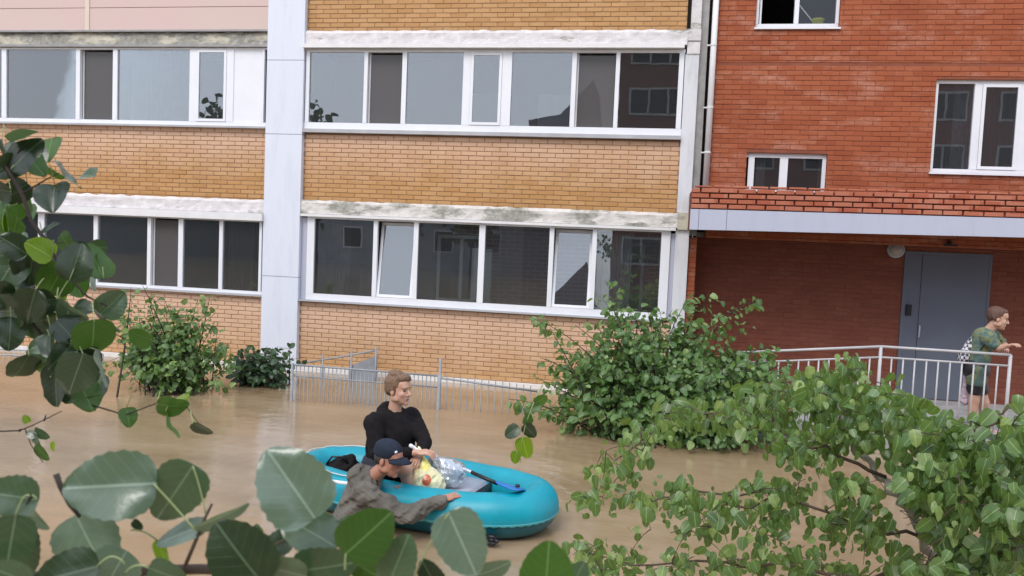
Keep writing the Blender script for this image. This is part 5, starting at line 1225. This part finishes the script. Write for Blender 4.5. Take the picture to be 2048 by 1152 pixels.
for i in range(34):
    x, y, l_, a, m_, dp_, ro = rr.choice(LBV[:40]); big_leaf(lb, x+rr.gauss(0, 26)-8, y+rr.gauss(0, 24), rr.uniform(34, 66), rr.uniform(150, 340), rr.choice(('leafB', 'leafC', 'leafE', 'leafB', 'leafC')), rr.uniform(1.96, 2.15), width=rr.uniform(.42, .52), roll=rr.uniform(-60, 60), pitch=rr.uniform(-40, 40), seed=200+i, serr=.02, n=10, fold=rr.uniform(.05, .5))
tw = empty('bare_twig', px3(40, 860, 1.9)); tag(tw, 'thin almost leafless twig over the water at the left edge', 'twig')
for pts, r_ in (([(-30, 864), (40, 861), (62, 852), (92, 838), (124, 822)], .0022), ([(50, 858), (62, 890), (86, 925)], .0016), ([(38, 862), (42, 858)], .004), ([(88, 842), (92, 830)], .0025)):
    n = len(pts); MB().tube([px3(*p, 1.95) for p in pts], [r_*(1-.5*i/(n-1)) for i in range(n)], 6).build('stem', M['bark'], tw, True)
for x, y, l_, a, m_ in ((84, 868, 34, -25, 'leafE'), (72, 880, 30, -60, 'leafA'), (84, 905, 42, -50, 'leafC'), (106, 893, 20, -95, 'leafD'), (62, 868, 22, 160, 'leafE'), (52, 838, 18, 120, 'leafD')): big_leaf(tw, x, y, l_, a, m_, 1.95, seed=x, n=10, roll=30)
dt = empty('hanging_twig', px3(1045, 880, 3.4)); tag(dt, 'small hanging twig with two dark and two yellow green leaves just right of the boat', 'twig')
MB().tube([px3(*p, 3.4) for p in ((1085, 770), (1070, 800), (1052, 845), (1044, 880), (1040, 925))], [.003, .0026, .002, .0016, .001], 6).build('stem', M['petiole'], dt, True)
for x, y, l_, a, m_ in ((1024, 864, 34, 215, 'leafB'), (1060, 862, 34, -50, 'leafB'), (1050, 896, 44, -75, 'leafD'), (1031, 915, 26, -100, 'leafD'), (1056, 838, 26, 80, 'leafC'), (1082, 800, 30, 30, 'leafC'), (1070, 815, 26, 200, 'leafC')): big_leaf(dt, x, y, l_, a, m_, 3.4, seed=x, n=10, roll=20)

# ------------------------------------------------------------------ the far side of the yard (seen only mirrored in the panes and the water)
OB = empty('opposite_building', (14, -22, 0)); tag(OB, 'brown brick block across the yard, mirrored in the right-hand window panes', 'building')
boxo('wall', simple('brown_brick_far', (.17,.07,.05), .9, .3, 2), OB, -2.6, 38, -34, -22, -1.1, 15)
for k in range(5):
    for i in range(8):
        x = -2.0+i*5.0; z = 1.2+k*2.9
        f = boxo('window', M['concrete'], OB, x, x+3.4, -22, -21.9, z, z+1.6)
        for j in range(3): boxo('pane', M['roomdark'], f, x+.12+j*1.1, x+1.1+j*1.1, -21.9, -21.88, z+.12, z+1.48)
LH = empty('low_house', (-24, -30, 0)); tag(LH, 'low dark grey row of garages across the yard, mirrored in the lower left panes', 'building')
boxo('wall', simple('grey_render_far', (.10,.10,.10), .9), LH, -75, -25.5, -38, -31, -1.1, 5.2)
PH = empty('pale_house', (-14, -30, 0)); tag(PH, 'pale rendered house behind trees across the yard, mirrored in the lower panes', 'building')
boxo('wall', simple('pale_render_far', (.42,.43,.45), .9, .3, 1), PH, -25, -8.4, -38, -31, -1.1, 6.5)
for x in (-23, -19.5, -16, -12.5): f = boxo('window', M['pvc'], PH, x, x+1.5, -31, -30.94, 1.2, 2.8); boxo('pane', M['roomdark'], f, x+.1, x+1.4, -30.94, -30.92, 1.3, 2.7)
s = MB(); s.add([(-76,-30.6,5.2),(-25.2,-30.6,5.2),(-25.2,-38.4,5.2),(-76,-38.4,5.2),(-75,-34.5,7.4),(-26,-34.5,7.4)], [(0,1,5,4),(1,2,5),(2,3,4,5),(3,0,4),(0,3,2,1)]); s.build('roof', M['gap'], LH)
s = MB(); s.add([(-8.2,-24,-1),(-4.0,-24,-1),(-4.0,-24,9.8),(-4.3,-24,12.4),(-6.2,-24,10.2),(-8.2,-24,9.8),(-8.2,-30,-1),(-4.0,-30,-1),(-4.0,-30,9.8),(-4.3,-30,12.4),(-6.2,-30,10.2),(-8.2,-30,9.8)], [(5,4,3,2,1,0),(6,7,8,9,10,11)]+[(i,(i+1)%6,(i+1)%6+6,i+6) for i in range(6)])
o = s.build('transformer_house', simple('dark_render_far', (.08,.08,.09), .9)); tag(o, 'narrow dark house across the yard, mirrored low in the middle upper pane', 'building')
for i, (x, y, h) in enumerate(((-22.5, -24, 11.2), (-29.5, -25, 11.8), (-17.0, -26, 7.6), (-12, -26, 7))):
    pl = Plant('tree', (x, y, -1), ('middle leafy tree across the yard, right of the tallest one', 'tallest leafy tree across the yard, mirrored in the upper left sash', 'low leafy tree in front of the middle of the pale house', 'low leafy tree beside the narrow dark house across the yard')[i], 'tree', 'leaf_far', 'bark', 60+i, 'trees across the yard', 0)
    pl.twig([(x, y, -1), (x+.1, y, h*.5), (x, y, h*.85)], .18, .05, 8)
    for _ in range(420):
        u = Vector((pl.r.gauss(0, 1), pl.r.gauss(0, 1), pl.r.gauss(0, 1))).normalized()*pl.r.random()**.33
        pl.leaf((x+u.x*1.9, y+u.y*1.9, h*.6+u.z*h*.38), (pl.r.gauss(0, 1), pl.r.gauss(0, 1), pl.r.gauss(0, 1)), (pl.r.gauss(0, 1), pl.r.gauss(0, 1), pl.r.gauss(0, 1)), .55)
    pl.finish('trunk')
